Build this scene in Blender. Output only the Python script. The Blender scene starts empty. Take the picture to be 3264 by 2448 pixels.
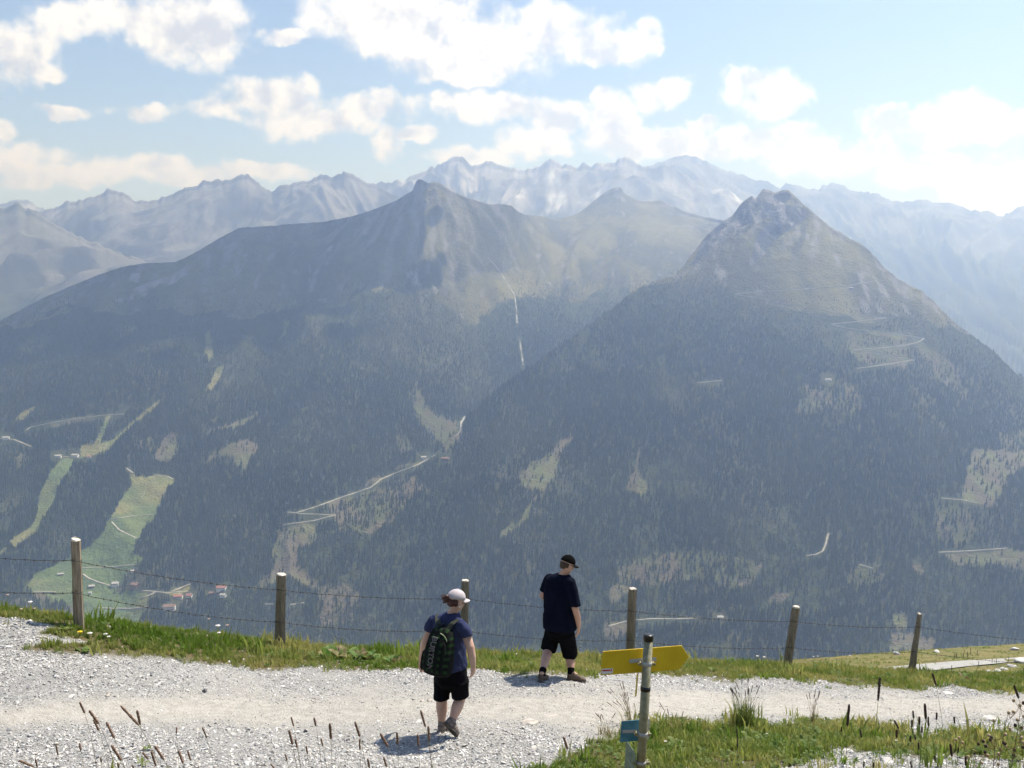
import bpy, bmesh, math, random
import numpy as np
from mathutils import Vector, Matrix, Quaternion

random.seed(7)
rng = np.random.default_rng(11)
sc = bpy.context.scene
COL = sc.collection

# ------------------------------------------------------------------ camera, sky, sun, exposure
F, CX, CY = 3400.0, 1632.0, 1224.0          # focal length and centre in pixels of the 3264 x 2448 photograph
PITCH = math.radians(5.44)
CP, SP = math.cos(PITCH), math.sin(PITCH)
cam_d = bpy.data.cameras.new("camera")
cam_d.sensor_width = 36.0
cam_d.lens = 36.0 * F / 3264.0
cam_d.clip_start = 0.1
cam_d.clip_end = 60000.0
cam = bpy.data.objects.new("camera", cam_d)
COL.objects.link(cam)
cam.rotation_euler = (math.radians(90) - PITCH, 0, 0)
sc.camera = cam

SUN_EL, SUN_AZ = math.radians(58), math.radians(46)     # azimuth to the right of the view direction (+Y)
sun_d = bpy.data.lights.new("sun", 'SUN')
sun_d.energy = 5.0
sun_d.angle = math.radians(0.5)
sun_d.color = (1.0, 0.955, 0.88)
sun = bpy.data.objects.new("sun", sun_d)
COL.objects.link(sun)
LDIR = Vector((math.cos(SUN_EL) * math.sin(SUN_AZ), math.cos(SUN_EL) * math.cos(SUN_AZ), math.sin(SUN_EL)))
sun.rotation_euler = LDIR.to_track_quat('Z', 'Y').to_euler()
sun.location = (30, 40, 60)

sc.view_settings.view_transform = 'Standard'
sc.view_settings.look = 'None'
sc.view_settings.gamma = 1.0
sc.view_settings.use_curve_mapping = False
sc.view_settings.exposure = 0.66
sc.cycles.volume_bounces = 1
sc.cycles.max_bounces = 4
sc.cycles.diffuse_bounces = 2
sc.cycles.transparent_max_bounces = 8
sc.cycles.use_denoising = True
HAZE_DENSITY = 1.18e-4
HAZE_COLOR = (0.44, 0.60, 0.98, 1)
HAZE_G = 0.6


def pix(px, py):
    """pixel -> (X/Y, z/Y) of its ray"""
    xc = (np.asarray(px, float) - CX) / F
    yc = (CY - np.asarray(py, float)) / F
    dy = CP + yc * SP
    return xc / dy, (-SP + yc * CP) / dy


def at(px, py, Y):
    u, t = pix(px, py)
    return Vector((float(u) * Y, Y, float(t) * Y))


def unpix(u, t):
    yc = (t * CP + SP) / (CP - t * SP)
    xc = u * (CP + yc * SP)
    return CX + xc * F, CY - yc * F


# ------------------------------------------------------------------ node helpers
class NT:
    def __init__(self, tree):
        self.t = tree
        self.n = tree.nodes
        self.l = tree.links

    def new(self, kind, **kw):
        nd = self.n.new(kind)
        for k, v in kw.items():
            setattr(nd, k, v)
        return nd

    def put(self, sock, v):
        if isinstance(v, bpy.types.NodeSocket):
            self.l.new(v, sock)
        elif v is not None:
            sock.default_value = v

    def math(self, op, a, b=None, c=None, clamp=False):
        nd = self.new("ShaderNodeMath", operation=op, use_clamp=clamp)
        self.put(nd.inputs[0], a); self.put(nd.inputs[1], b); self.put(nd.inputs[2], c)
        return nd.outputs[0]

    def vmath(self, op, a, b=None, c=None):
        nd = self.new("ShaderNodeVectorMath", operation=op)
        self.put(nd.inputs[0], a); self.put(nd.inputs[1], b); self.put(nd.inputs[2], c)
        return nd.outputs["Value"] if op in ('DOT_PRODUCT', 'LENGTH') else nd.outputs[0]

    def noise(self, vec, scale, detail=3.0, rough=0.5, dim='3D', lac=2.0):
        nd = self.new("ShaderNodeTexNoise", noise_dimensions=dim)
        if vec is not None:
            self.l.new(vec, nd.inputs["Vector"])
        nd.inputs["Scale"].default_value = scale
        nd.inputs["Detail"].default_value = detail
        nd.inputs["Roughness"].default_value = rough
        nd.inputs["Lacunarity"].default_value = lac
        return nd.outputs[0]

    def range(self, v, a, b, c=0.0, d=1.0, smooth=True):
        nd = self.new("ShaderNodeMapRange", interpolation_type='SMOOTHSTEP' if smooth else 'LINEAR')
        self.put(nd.inputs[0], v)
        for i, x in zip((1, 2, 3, 4), (a, b, c, d)):
            self.put(nd.inputs[i], x)
        return nd.outputs[0]

    def mix(self, f, a, b, mode='MIX'):
        nd = self.new("ShaderNodeMix", data_type='RGBA', blend_type=mode)
        self.put(nd.inputs[0], f); self.put(nd.inputs[6], a); self.put(nd.inputs[7], b)
        return nd.outputs[2]


def c4(c):
    return (c[0], c[1], c[2], 1.0)


# ------------------------------------------------------------------ world: Nishita sky with cumulus clouds
world = bpy.data.worlds.new("World")
sc.world = world
world.use_nodes = True
w = NT(world.node_tree)
w.n.clear()
sky = w.new("ShaderNodeTexSky", sky_type='NISHITA')
sky.sun_disc = False
sky.sun_elevation = SUN_EL
sky.sun_rotation = SUN_AZ
sky.altitude = 1900
sky.air_density = 1.0
sky.dust_density = 1.2
sky.ozone_density = 1.2
WS = 0.086
tc = w.new("ShaderNodeTexCoord")
dirv = tc.outputs["Generated"]
sep = w.new("ShaderNodeSeparateXYZ"); w.l.new(dirv, sep.inputs[0])
az = w.math('ARCTAN2', sep.outputs[0], sep.outputs[1])
el = w.math('ARCSINE', sep.outputs[2])
cmb = w.new("ShaderNodeCombineXYZ"); w.l.new(az, cmb.inputs[0]); w.l.new(el, cmb.inputs[1])
ae = cmb.outputs[0]
# ragged outlines: the look-up point is shifted by noise
wn = w.new("ShaderNodeTexNoise", noise_dimensions='3D')
w.l.new(dirv, wn.inputs["Vector"])
wn.inputs["Scale"].default_value = 26.0
wn.inputs["Detail"].default_value = 3.0
wn.inputs["Roughness"].default_value = 0.55
warp = w.vmath('SUBTRACT', wn.outputs["Color"], (0.5, 0.5, 0.5))
aew = w.vmath('MULTIPLY_ADD', warp, (0.055, 0.035, 0.0), ae)
CLOUDS = [(600, 90, 190, 115), (420, 60, 200, 75), (190, 65, 115, 60), (700, 130, 90, 70),
          (50, 180, 135, 90), (170, 225, 55, 32), (195, 350, 85, 24), (455, 362, 95, 30),
          (870, 320, 190, 70), (1000, 385, 240, 60), (1200, 335, 130, 42), (690, 350, 90, 36), (1250, 445, 55, 70), (1335, 410, 75, 32),
          (1290, 60, 290, 115), (1500, 165, 300, 100), (1760, 100, 230, 85), (1960, 150, 150, 55), (1240, 130, 120, 60), (2080, 120, 55, 55), (900, 110, 90, 22),
          (1600, 340, 210, 52), (1780, 375, 80, 55), (1430, 330, 60, 24), (1920, 300, 55, 36), (1470, 250, 150, 30),
          (2100, 290, 92, 52), (2440, 300, 135, 85), (2400, 245, 75, 50), (2520, 290, 70, 45),
          (1700, 450, 110, 60), (1500, 500, 140, 40), (1950, 400, 115, 95), (2120, 460, 230, 58), (2420, 455, 240, 55), (2680, 500, 260, 62),
          (2930, 545, 260, 62), (3220, 590, 200, 95), (2850, 385, 120, 50), (3080, 370, 150, 78), (2990, 425, 230, 40), (2250, 395, 60, 36),
          (60, 500, 105, 50), (330, 550, 130, 36), (560, 548, 300, 46), (850, 545, 150, 36), (180, 570, 200, 36), (10, 400, 40, 40),
          (-350, 120, 260, 90), (-300, 420, 250, 60), (3560, 480, 260, 100), (3500, 60, 160, 60)]
field = None
for px, py, rx, ry in CLOUDS:
    u, t = pix(px, py)
    a0 = math.atan2(float(u), 1.0)
    e0 = math.atan2(float(t), math.hypot(float(u), 1.0))
    ia, ie = F / rx, F / ry
    q = w.vmath('MULTIPLY_ADD', aew, (ia, ie, 0.0), (-a0 * ia, -e0 * ie, 0.0))
    q = w.vmath('DOT_PRODUCT', q, q)
    field = q if field is None else w.math('SMOOTH_MIN', field, q, 0.5)
field = w.math('SUBTRACT', 1.0, w.math('MINIMUM', field, 3.0))
# beyond the frame: scattered cumulus of the same kind all round
g_noise = w.noise(dirv, 3.3, 2.0, 0.5)
g_field = w.range(g_noise, 0.49, 0.74, -2.0, 0.9, False)
out_az = w.range(w.math('ABSOLUTE', az), 0.50, 0.66)
out_el = w.range(el, 0.27, 0.36)
outside = w.math('MAXIMUM', out_az, out_el)
field = w.math('MAXIMUM', field, w.math('ADD', g_field, w.math('MULTIPLY', w.math('SUBTRACT', outside, 1.0), 5.0)))
billow = w.noise(dirv, 36.0, 5.0, 0.58)
fine = w.math('MULTIPLY', w.math('SUBTRACT', billow, 0.5), 2.7)
dens = w.math('ADD', field, fine)
mask = w.range(dens, -0.34, 0.80)
# shading inside the clouds: thick, low middles go grey, sunlit rims stay white
off = w.vmath('ADD', dirv, (0.012, 0.0, 0.016))
bil2 = w.noise(off, 36.0, 3.0, 0.58)
lit = w.math('SUBTRACT', billow, bil2)
core = w.range(field, 0.15, 1.0)
broad = w.noise(dirv, 13.0, 2.0, 0.5)
grey = w.math('MULTIPLY', core, w.range(broad, 0.40, 0.68))
grey = w.math('ADD', w.math('MULTIPLY', grey, 0.9), w.math('MULTIPLY', lit, -3.2), clamp=True)
low = w.range(el, 0.02, 0.16, 0.25, 1.0)
grey = w.math('MULTIPLY', grey, low)
CB = 1.0 / WS
ccol = w.mix(grey, c4((0.79 * CB, 0.775 * CB, 0.75 * CB)), c4((0.44 * CB, 0.455 * CB, 0.50 * CB)))
skyc = w.mix(mask, sky.outputs[0], ccol)
bg = w.new("ShaderNodeBackground")
w.l.new(skyc, bg.inputs[0])
bg.inputs[1].default_value = WS
world.cycles.sampling_method = 'MANUAL'
world.cycles.sample_map_resolution = 256
wo = w.new("ShaderNodeOutputWorld")
w.l.new(bg.outputs[0], wo.inputs[0])


# ------------------------------------------------------------------ numpy noise
def _hash(ix, iy, seed):
    h = (ix * 374761393 + iy * 668265263 + seed * 1442695041) & 0xFFFFFFFF
    h = ((h ^ (h >> 13)) * 1274126177) & 0xFFFFFFFF
    h = h ^ (h >> 16)
    return (h & 0xFFFF) / 65535.0


def vnoise(x, y, seed=0):
    x = np.asarray(x, float); y = np.asarray(y, float)
    ix = np.floor(x).astype(np.int64); iy = np.floor(y).astype(np.int64)
    fx = x - ix; fy = y - iy
    fx = fx * fx * fx * (fx * (fx * 6 - 15) + 10); fy = fy * fy * fy * (fy * (fy * 6 - 15) + 10)
    a = _hash(ix, iy, seed); b = _hash(ix + 1, iy, seed)
    c = _hash(ix, iy + 1, seed); d = _hash(ix + 1, iy + 1, seed)
    return a + (b - a) * fx + (c - a) * fy + (a - b - c + d) * fx * fy


def fbm(x, y, octv=4, seed=0, gain=0.5):
    s = 0; amp = 1; tot = 0
    for k in range(octv):
        s = s + amp * (vnoise(x * 2 ** k + 17.3 * k, y * 2 ** k - 9.1 * k, seed + k) - 0.5)
        tot += amp; amp *= gain
    return s / tot


def ridged(x, y, octv=4, seed=0, gain=0.5):
    s = 0; amp = 1; tot = 0
    for k in range(octv):
        n = vnoise(x * 2 ** k + 31.7 * k, y * 2 ** k + 5.3 * k, seed + k)
        s = s + amp * (1 - np.abs(2 * n - 1))
        tot += amp; amp *= gain
    return s / tot


def inpoly(px, py, poly):
    inside = np.zeros(np.shape(px), bool)
    n = len(poly)
    for i in range(n):
        x0, y0 = poly[i]; x1, y1 = poly[(i + 1) % n]
        if y0 == y1:
            continue
        c = ((y0 > py) != (y1 > py)) & (px < (x1 - x0) * (py - y0) / (y1 - y0) + x0)
        inside ^= c
    return inside


def linedist(px, py, line):
    d = np.full(np.shape(px), 1e9)
    for (x0, y0), (x1, y1) in zip(line[:-1], line[1:]):
        vx, vy = x1 - x0, y1 - y0
        t = np.clip(((px - x0) * vx + (py - y0) * vy) / (vx * vx + vy * vy + 1e-9), 0, 1)
        d = np.minimum(d, np.hypot(px - x0 - t * vx, py - y0 - t * vy))
    return d


def smooth1(a, k):
    if k < 1:
        return a
    ker = np.hanning(2 * k + 3)[1:-1]; ker /= ker.sum()
    p = np.pad(a, ((k, k),) + ((0, 0),) * (a.ndim - 1), mode='edge')
    return np.apply_along_axis(lambda c: np.convolve(c, ker, mode='valid'), 0, p)


# ------------------------------------------------------------------ mesh helpers
def mesh_np(name, verts, faces, mats=(), smooth=True):
    me = bpy.data.meshes.new(name)
    verts = np.asarray(verts, np.float32); faces = np.asarray(faces, np.int32)
    me.vertices.add(len(verts)); me.vertices.foreach_set("co", verts.ravel())
    nf, k = faces.shape
    me.loops.add(nf * k); me.loops.foreach_set("vertex_index", faces.ravel())
    me.polygons.add(nf)
    me.polygons.foreach_set("loop_start", np.arange(0, nf * k, k, dtype=np.int32))
    if smooth:
        me.polygons.foreach_set("use_smooth", np.ones(nf, bool))
    for m in mats:
        me.materials.append(m)
    me.update(calc_edges=True)
    me.validate()
    return me


def grid_faces(nr, nc):
    i = np.arange(nr - 1)[:, None] * nc + np.arange(nc - 1)[None, :]
    return np.stack([i, i + 1, i + nc + 1, i + nc], -1).reshape(-1, 4)


def color_attr(me, name, cols):
    a = me.attributes.new(name, 'FLOAT_COLOR', 'POINT')
    c = np.ones((len(cols), 4), np.float32); c[:, :3] = cols
    a.data.foreach_set("color", c.ravel())


def link(name, data, parent=None, mat=None):
    o = bpy.data.objects.new(name, data)
    COL.objects.link(o)
    if mat is not None and data is not None and len(data.materials) == 0:
        data.materials.append(mat)
    if parent is not None:
        o.parent = parent
    return o


def struct(o):
    o["kind"] = "structure"
    return o


def stuff(o, label=None, cat=None):
    o["kind"] = "stuff"
    if label:
        o["label"] = label
    if cat:
        o["category"] = cat
    return o


def tag(o, label, cat, group=None):
    o["label"] = label
    o["category"] = cat
    if group:
        o["group"] = group
    return o


def empty(name, loc=(0, 0, 0), rz=0.0):
    o = bpy.data.objects.new(name, None)
    o.empty_display_size = 0.1
    o.location = loc
    o.rotation_euler = (0, 0, rz)
    COL.objects.link(o)
    return o


def material(name, base=(0.5, 0.5, 0.5), rough=0.85, spec=0.3):
    m = bpy.data.materials.new(name)
    m.use_nodes = True
    t = NT(m.node_tree)
    b = t.n["Principled BSDF"]
    b.inputs["Base Color"].default_value = c4(base)
    b.inputs["Roughness"].default_value = rough
    b.inputs["Specular IOR Level"].default_value = spec
    return m, t, b


def noisy(name, a, b, scale, rough=0.85, spec=0.3, detail=4, bump=0.0, coords='Object', lo=0.35, hi=0.65):
    """two-tone procedural material"""
    m, t, p = material(name, a, rough, spec)
    tcn = t.new("ShaderNodeTexCoord")
    n = t.noise(tcn.outputs[coords], scale, detail, 0.6)
    t.l.new(t.mix(t.range(n, lo, hi), c4(a), c4(b)), p.inputs["Base Color"])
    if bump:
        bp = t.new("ShaderNodeBump"); bp.inputs["Strength"].default_value = bump
        bp.inputs["Distance"].default_value = 0.01
        t.l.new(n, bp.inputs["Height"]); t.l.new(bp.outputs[0], p.inputs["Normal"])
    return m


# scatter: one "stuff" object; its mesh holds the prototypes and the loose points, geometry nodes put one on the other
def scatter_tree():
    g = bpy.data.node_groups.new("scatter", 'GeometryNodeTree')
    g.interface.new_socket("Geometry", in_out='INPUT', socket_type='NodeSocketGeometry')
    g.interface.new_socket("Geometry", in_out='OUTPUT', socket_type='NodeSocketGeometry')
    n, l = g.nodes, g.links
    gi = n.new("NodeGroupInput"); go = n.new("NodeGroupOutput")

    def attr(name, typ):
        a = n.new("GeometryNodeInputNamedAttribute"); a.data_type = typ
        a.inputs[0].default_value = name
        return a.outputs[0]
    s = n.new("GeometryNodeSeparateGeometry"); s.domain = 'POINT'
    l.new(gi.outputs[0], s.inputs[0]); l.new(attr("is_point", 'BOOLEAN'), s.inputs[1])
    sp = n.new("GeometryNodeSplitToInstances"); sp.domain = 'POINT'
    l.new(s.outputs[1], sp.inputs[0]); l.new(attr("proto", 'INT'), sp.inputs[2])
    iop = n.new("GeometryNodeInstanceOnPoints")
    l.new(s.outputs[0], iop.inputs["Points"]); l.new(sp.outputs[0], iop.inputs["Instance"])
    iop.inputs["Pick Instance"].default_value = True
    l.new(attr("proto", 'INT'), iop.inputs["Instance Index"])
    e = n.new("FunctionNodeEulerToRotation")
    l.new(attr("rot", 'FLOAT_VECTOR'), e.inputs[0]); l.new(e.outputs[0], iop.inputs["Rotation"])
    l.new(attr("scl", 'FLOAT_VECTOR'), iop.inputs["Scale"])
    l.new(iop.outputs[0], go.inputs[0])
    return g


SCATTER = scatter_tree()


def scatter(name, protos, pts, rot, scl, pidx, tint, mats):
    """protos: list of (verts, tri/quad faces list, material index list or int)"""
    V, Fc, MI, PR = [], [], [], []
    for k, (v, f, mi) in enumerate(protos):
        base = len(V)
        V += [tuple(x) for x in v]
        PR += [k] * len(v)
        Fc += [tuple(base + i for i in q) for q in f]
        MI += list(mi) if not isinstance(mi, int) else [mi] * len(f)
    npv = len(V); N = len(pts)
    me = bpy.data.meshes.new(name)
    me.from_pydata(V, [], Fc)
    me.vertices.add(N)
    co = np.zeros((npv + N, 3), np.float32); co[:npv] = np.array(V); co[npv:] = pts
    me.vertices.foreach_set("co", co.ravel())
    me.polygons.foreach_set("material_index", np.array(MI, np.int32))
    for m in mats:
        me.materials.append(m)

    def put(nm, typ, key, arr):
        a = me.attributes.new(nm, typ, 'POINT'); a.data.foreach_set(key, np.ascontiguousarray(arr).ravel())
    isp = np.zeros(npv + N, bool); isp[npv:] = True
    put("is_point", 'BOOLEAN', "value", isp)
    put("proto", 'INT', "value", np.concatenate([np.array(PR, np.int32), np.asarray(pidx, np.int32)]))
    r = np.zeros((npv + N, 3), np.float32); r[npv:] = rot
    put("rot", 'FLOAT_VECTOR', "vector", r)
    s = np.ones((npv + N, 3), np.float32); s[npv:] = scl
    put("scl", 'FLOAT_VECTOR', "vector", s)
    tt = np.zeros(npv + N, np.float32); tt[npv:] = tint
    put("tint", 'FLOAT', "value", tt)
    me.update()
    o = link(name, me)
    md = o.modifiers.new("scatter", 'NODES'); md.node_group = SCATTER
    return o


# ------------------------------------------------------------------ far terrain
MASSIF = {}


def curve_cols(curve, us, sm=0, jit=0.0, seed=0):
    c = np.array([(p[0], p[1], p[2]) for p in curve], float)
    u, t = pix(c[:, 0], c[:, 1])
    o = np.argsort(u)
    tt = np.interp(us, u[o], t[o]); YY = np.interp(us, u[o], c[o, 2])
    if sm:
        tt = smooth1(tt, sm)
    YY = smooth1(YY, max(sm, 12))
    if jit:
        tt = tt + jit * (fbm(us * 150, us * 0 + seed, 5, seed, 0.72) - 0.1) / F
    return YY, tt * YY


def fill_Y(curve, default=None):
    out = []; last = default
    for p in curve:
        if len(p) == 3:
            last = p[2]; out.append(p)
        else:
            out.append((p[0], p[1], last))
    return out


def massif(name, curves, u0, u1, nc, rows, back, seed, amp=1.0, jit=5.0, sm=14, gully=1.0, cw=1.0, ribs=None, crags=None):
    """curves: foot ... crest, each a list of (px, py, Y); rows: number of rows per span; back: list of (dY, dz) behind the crest"""
    us = np.linspace(u0, u1, nc)
    cs = []
    for k, c in enumerate(curves):
        last = k == len(curves) - 1
        cs.append(curve_cols(fill_Y(c), us, 0 if last else sm, jit if last else 0, seed))
    Yl, zl, wl = [], [], []
    for k in range(len(cs) - 1):
        (Ya, za), (Yb, zb) = cs[k], cs[k + 1]
        n = rows[k]
        for j in range(n):
            s = j / n
            if k == len(cs) - 2:      # the teeth of the crest die out down the slope
                zb_s = smooth1(zb, 26)
                Yj = Ya + (Yb - Ya) * s
                Yl.append(Yj); zl.append(za + (zb_s - za) * s + (zb - zb_s) * np.exp(-(Yb - Yj) / (220.0 * cw)))
            else:
                Yl.append(Ya + (Yb - Ya) * s); zl.append(za + (zb - za) * s)
    Yc, zc = cs[-1]
    Yl.append(Yc); zl.append(zc)
    ic = len(Yl) - 1
    pY, pz = Yc, zc
    for dY, dz in back:
        nb = 6
        for j in range(1, nb + 1):
            Yl.append(pY + dY * j / nb); zl.append(pz + dz * j / nb)
        pY, pz = pY + dY, pz + dz
    Y = np.array(Yl); z = np.array(zl)
    # soften the creases along the span curves but keep the crest
    zs = smooth1(z, 16)
    dcr = np.abs(Y - Yc[None, :])
    keep = np.exp(-dcr / 160.0)
    z = zs * (1 - keep) + z * keep
    X = us[None, :] * Y
    # relief: spurs and gullies running down the fall line, growing away from the crest
    a = np.clip(dcr / (420.0 * cw), 0.04, 1.0) * amp
    skew = 0.55 * np.sin(X / 900.0 + seed) * (Y - Yc[None, :])          # spurs fan out to either side of the fall line
    gx, gy = (X + skew) / 420.0 + 0.5 * fbm(X / 900, Y / 900, 2, seed + 3), Y / 1700.0
    z = z + a * gully * 46 * (ridged(gx, gy, 3, seed + 5) - 0.6)
    z = z + a * 34 * fbm(X / 330, Y / 330, 4, seed + 9)
    a2 = np.clip(dcr / (110.0 * cw), 0.10, 1.0) * amp
    z = z + a2 * 15 * (ridged((X + skew) / 90, Y / 240, 3, seed + 13, 0.55) - 0.55)
    if ribs:      # ribs and gullies radiating from the summits
        for cx_, cy_, r0, r1, am in ribs:
            px_, py_ = unpix(X / Y, z / Y)
            rad = np.hypot(px_ - cx_, (py_ - cy_) * 1.0); ang = np.arctan2(px_ - cx_, py_ - cy_ + 60) + 0.22 * fbm(X / 210, Y / 330, 3, seed + 61)
            win = np.clip((rad - r0) / 90, 0, 1) * np.clip((r1 - rad) / 160, 0, 1) * np.clip(dcr / 60, 0.0, 1)
            z = z + am * win * (ridged(ang * 6.5 + 0.5 * fbm(X / 300, Y / 300, 2, seed + 51), rad / 420, 3, seed + 53) - 0.55)
    for cx_, cy_, rx_, ry_, am in (crags or ()):      # broken cliffs and ledges round the summits
        px_, py_ = unpix(X / Y, z / Y)
        win = np.clip(1.25 - np.hypot((px_ - cx_) / rx_, (py_ - cy_) / ry_), 0, 1) * np.clip(dcr / 25, 0.15, 1)
        cr_ = ridged((X + 0.4 * Y) / 75, (Y - 0.3 * X) / 60, 4, seed + 71, 0.6)
        z = z + am * win * (np.floor(cr_ * 7) / 7 * 0.6 + cr_ * 0.4 - 0.62)
    nr = len(Y)
    V = np.stack([X, Y, z], -1).reshape(-1, 3)
    MASSIF[name] = dict(us=us, X=X, Y=Y, z=z, ic=ic, nr=nr, nc=nc)
    return V, grid_faces(nr, nc), us, X, Y, z, ic


# curves (pixel, pixel, forward distance in metres)
LC = [(-300, 1110, 5200), (0, 1022, 5200), (150, 945, 5300), (300, 880, 5400), (400, 848, 5450), (470, 838, 5500), (560, 834, 5550), (600, 815, 5600), (625, 802, 5600), (680, 770, 5700), (720, 748),
      (758, 727, 5800), (900, 716, 5900), (1040, 706, 6000), (1120, 690), (1180, 672, 6150), (1260, 640, 6250), (1318, 606, 6300), (1322, 585, 6300), (1334, 571, 6300), (1345, 573), (1362, 582), (1390, 578, 6300), (1406, 584),
      (1440, 606), (1480, 625, 6300), (1520, 640), (1560, 650, 6400), (1590, 648), (1632, 655, 6500), (1645, 668, 6700), (1670, 682, 7300), (1740, 692, 8200), (1790, 695, 8700), (1830, 684, 8800), (1860, 668), (1890, 642, 8800), (1905, 630), (1925, 613), (1950, 600), (1965, 594, 8800),
      (1980, 597), (1992, 618), (2020, 632), (2050, 640, 8800), (2080, 640), (2105, 636), (2140, 652), (2180, 672), (2240, 690, 8500), (2300, 700, 8000), (2420, 740, 6600), (2800, 1000, 6000), (3600, 1350, 5600)]
L_foot = [(-400, 2260, 2750), (3700, 2260, 2750)]
L_4 = [(-400, 1950, 3120), (500, 1950, 3120), (900, 1950, 3130), (1400, 1820, 3350), (1800, 1650, 3800), (3600, 1800, 3600)]
L_3 = [(-400, 1690, 3620), (500, 1700, 3560), (1000, 1690, 3560), (1300, 1540, 4000), (1450, 1400, 4450), (1700, 1330, 4800), (2300, 1450, 4700), (3600, 1700, 4300)]
L_2 = [(-400, 1400, 4350), (500, 1390, 4300), (1000, 1370, 4350), (1350, 1290, 4700), (1520, 1230, 5000), (1700, 1130, 5450), (1900, 1100, 5600), (2300, 1150, 5600), (3600, 1550, 5000)]
L_1 = [(-400, 1200, 4800), (0, 1130, 4900), (400, 1040, 5050), (800, 960, 5300), (1150, 900, 5600), (1330, 860, 5700), (1500, 870, 5800), (1650, 850, 6500), (1900, 805, 7200), (2200, 800, 7300), (2600, 1000, 6200), (3600, 1400, 5400)]
RC = [(700, 2260, 2700), (850, 2050, 2920), (1000, 1860, 3100), (1150, 1690, 3330), (1300, 1530, 3650), (1400, 1430, 3900), (1500, 1320, 4120), (1580, 1250, 4270), (1650, 1195, 4400), (1720, 1150), (1800, 1092, 4650), (1880, 1030), (1950, 985, 4850), (2000, 940), (2050, 905, 4950), (2110, 890), (2150, 878),
      (2185, 836, 5080), (2215, 800), (2250, 752, 5160), (2290, 716), (2335, 684, 5250), (2355, 655), (2380, 632), (2396, 621), (2408, 632), (2420, 615), (2432, 602, 5350), (2455, 604), (2470, 610), (2484, 606), (2512, 604, 5350), (2530, 618), (2560, 648), (2600, 682, 5300), (2640, 716), (2700, 754, 5220), (2750, 778), (2780, 805, 5150),
      (2820, 850), (2860, 885, 5050), (2900, 910), (2940, 925, 4980), (2975, 958), (3020, 1005, 4900), (3070, 1048), (3120, 1082, 4820), (3180, 1130), (3264, 1215, 4700), (3400, 1340, 4550), (3700, 1600, 4200)]
R_foot = [(600, 2300, 2640), (3800, 2260, 2720)]
R_3 = [(600, 2290, 2660), (860, 2080, 2860), (1000, 1990, 2960), (1300, 1900, 3120), (1900, 1900, 3130), (2500, 1920, 3100), (3800, 1940, 3080)]
R_2 = [(600, 2280, 2680), (900, 2030, 2920), (1100, 1830, 3120), (1300, 1680, 3350), (1500, 1620, 3480), (1900, 1600, 3520), (2500, 1580, 3560), (3000, 1610, 3500), (3800, 1750, 3350)]
R_1 = [(600, 2270, 2690), (900, 2010, 2940), (1150, 1730, 3270), (1400, 1490, 3750), (1650, 1320, 4080), (1950, 1180, 4350), (2200, 1090, 4500), (2500, 1030, 4630), (2750, 1050, 4600), (3000, 1180, 4480), (3264, 1370, 4320), (3800, 1700, 3950)]

# land cover drawn from pixel outlines
MEADOW = [
    [(30, 1722), (60, 1700), (95, 1680), (115, 1640), (130, 1560), (165, 1500), (200, 1460), (245, 1455), (225, 1495), (185, 1555), (165, 1610), (140, 1650), (120, 1695), (75, 1722), (40, 1750)],
    [(258, 1416), (330, 1412), (370, 1390), (420, 1345), (460, 1310), (500, 1275), (517, 1272), (500, 1295), (440, 1340), (390, 1385), (355, 1425), (325, 1450), (258, 1458)],
    [(415, 1508), (440, 1517), (500, 1512), (550, 1522), (555, 1535), (530, 1560), (510, 1610), (495, 1650), (465, 1680), (440, 1720), (430, 1740), (425, 1760), (462, 1778), (430, 1800), (400, 1832), (378, 1870), (362, 1893), (430, 1880), (472, 1888),
     (470, 1930), (455, 1960), (430, 2010), (280, 2010), (235, 1980), (215, 1925), (165, 1915), (110, 1895), (80, 1872), (110, 1830), (220, 1780), (235, 1760), (290, 1740), (330, 1690), (370, 1620), (400, 1570), (420, 1540)],
    [(540, 1895), (580, 1880), (610, 1862), (600, 1885), (560, 1905)],
    [(655, 1055), (668, 1052), (674, 1085), (684, 1130), (668, 1152), (654, 1120)],
    [(690, 1170), (720, 1160), (704, 1200), (672, 1250), (660, 1240), (682, 1200)],
    [(902, 1018), (920, 1024), (916, 1058), (890, 1086), (906, 1050)], [(880, 972), (898, 970), (892, 992), (878, 990)],
    [(45, 1340), (70, 1315), (112, 1288), (105, 1312), (80, 1337), (70, 1342)],
    [(0, 1752), (22, 1744), (12, 1765), (0, 1768)],
    [(303, 1412), (336, 1330), (350, 1324), (322, 1412)],
]
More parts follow.
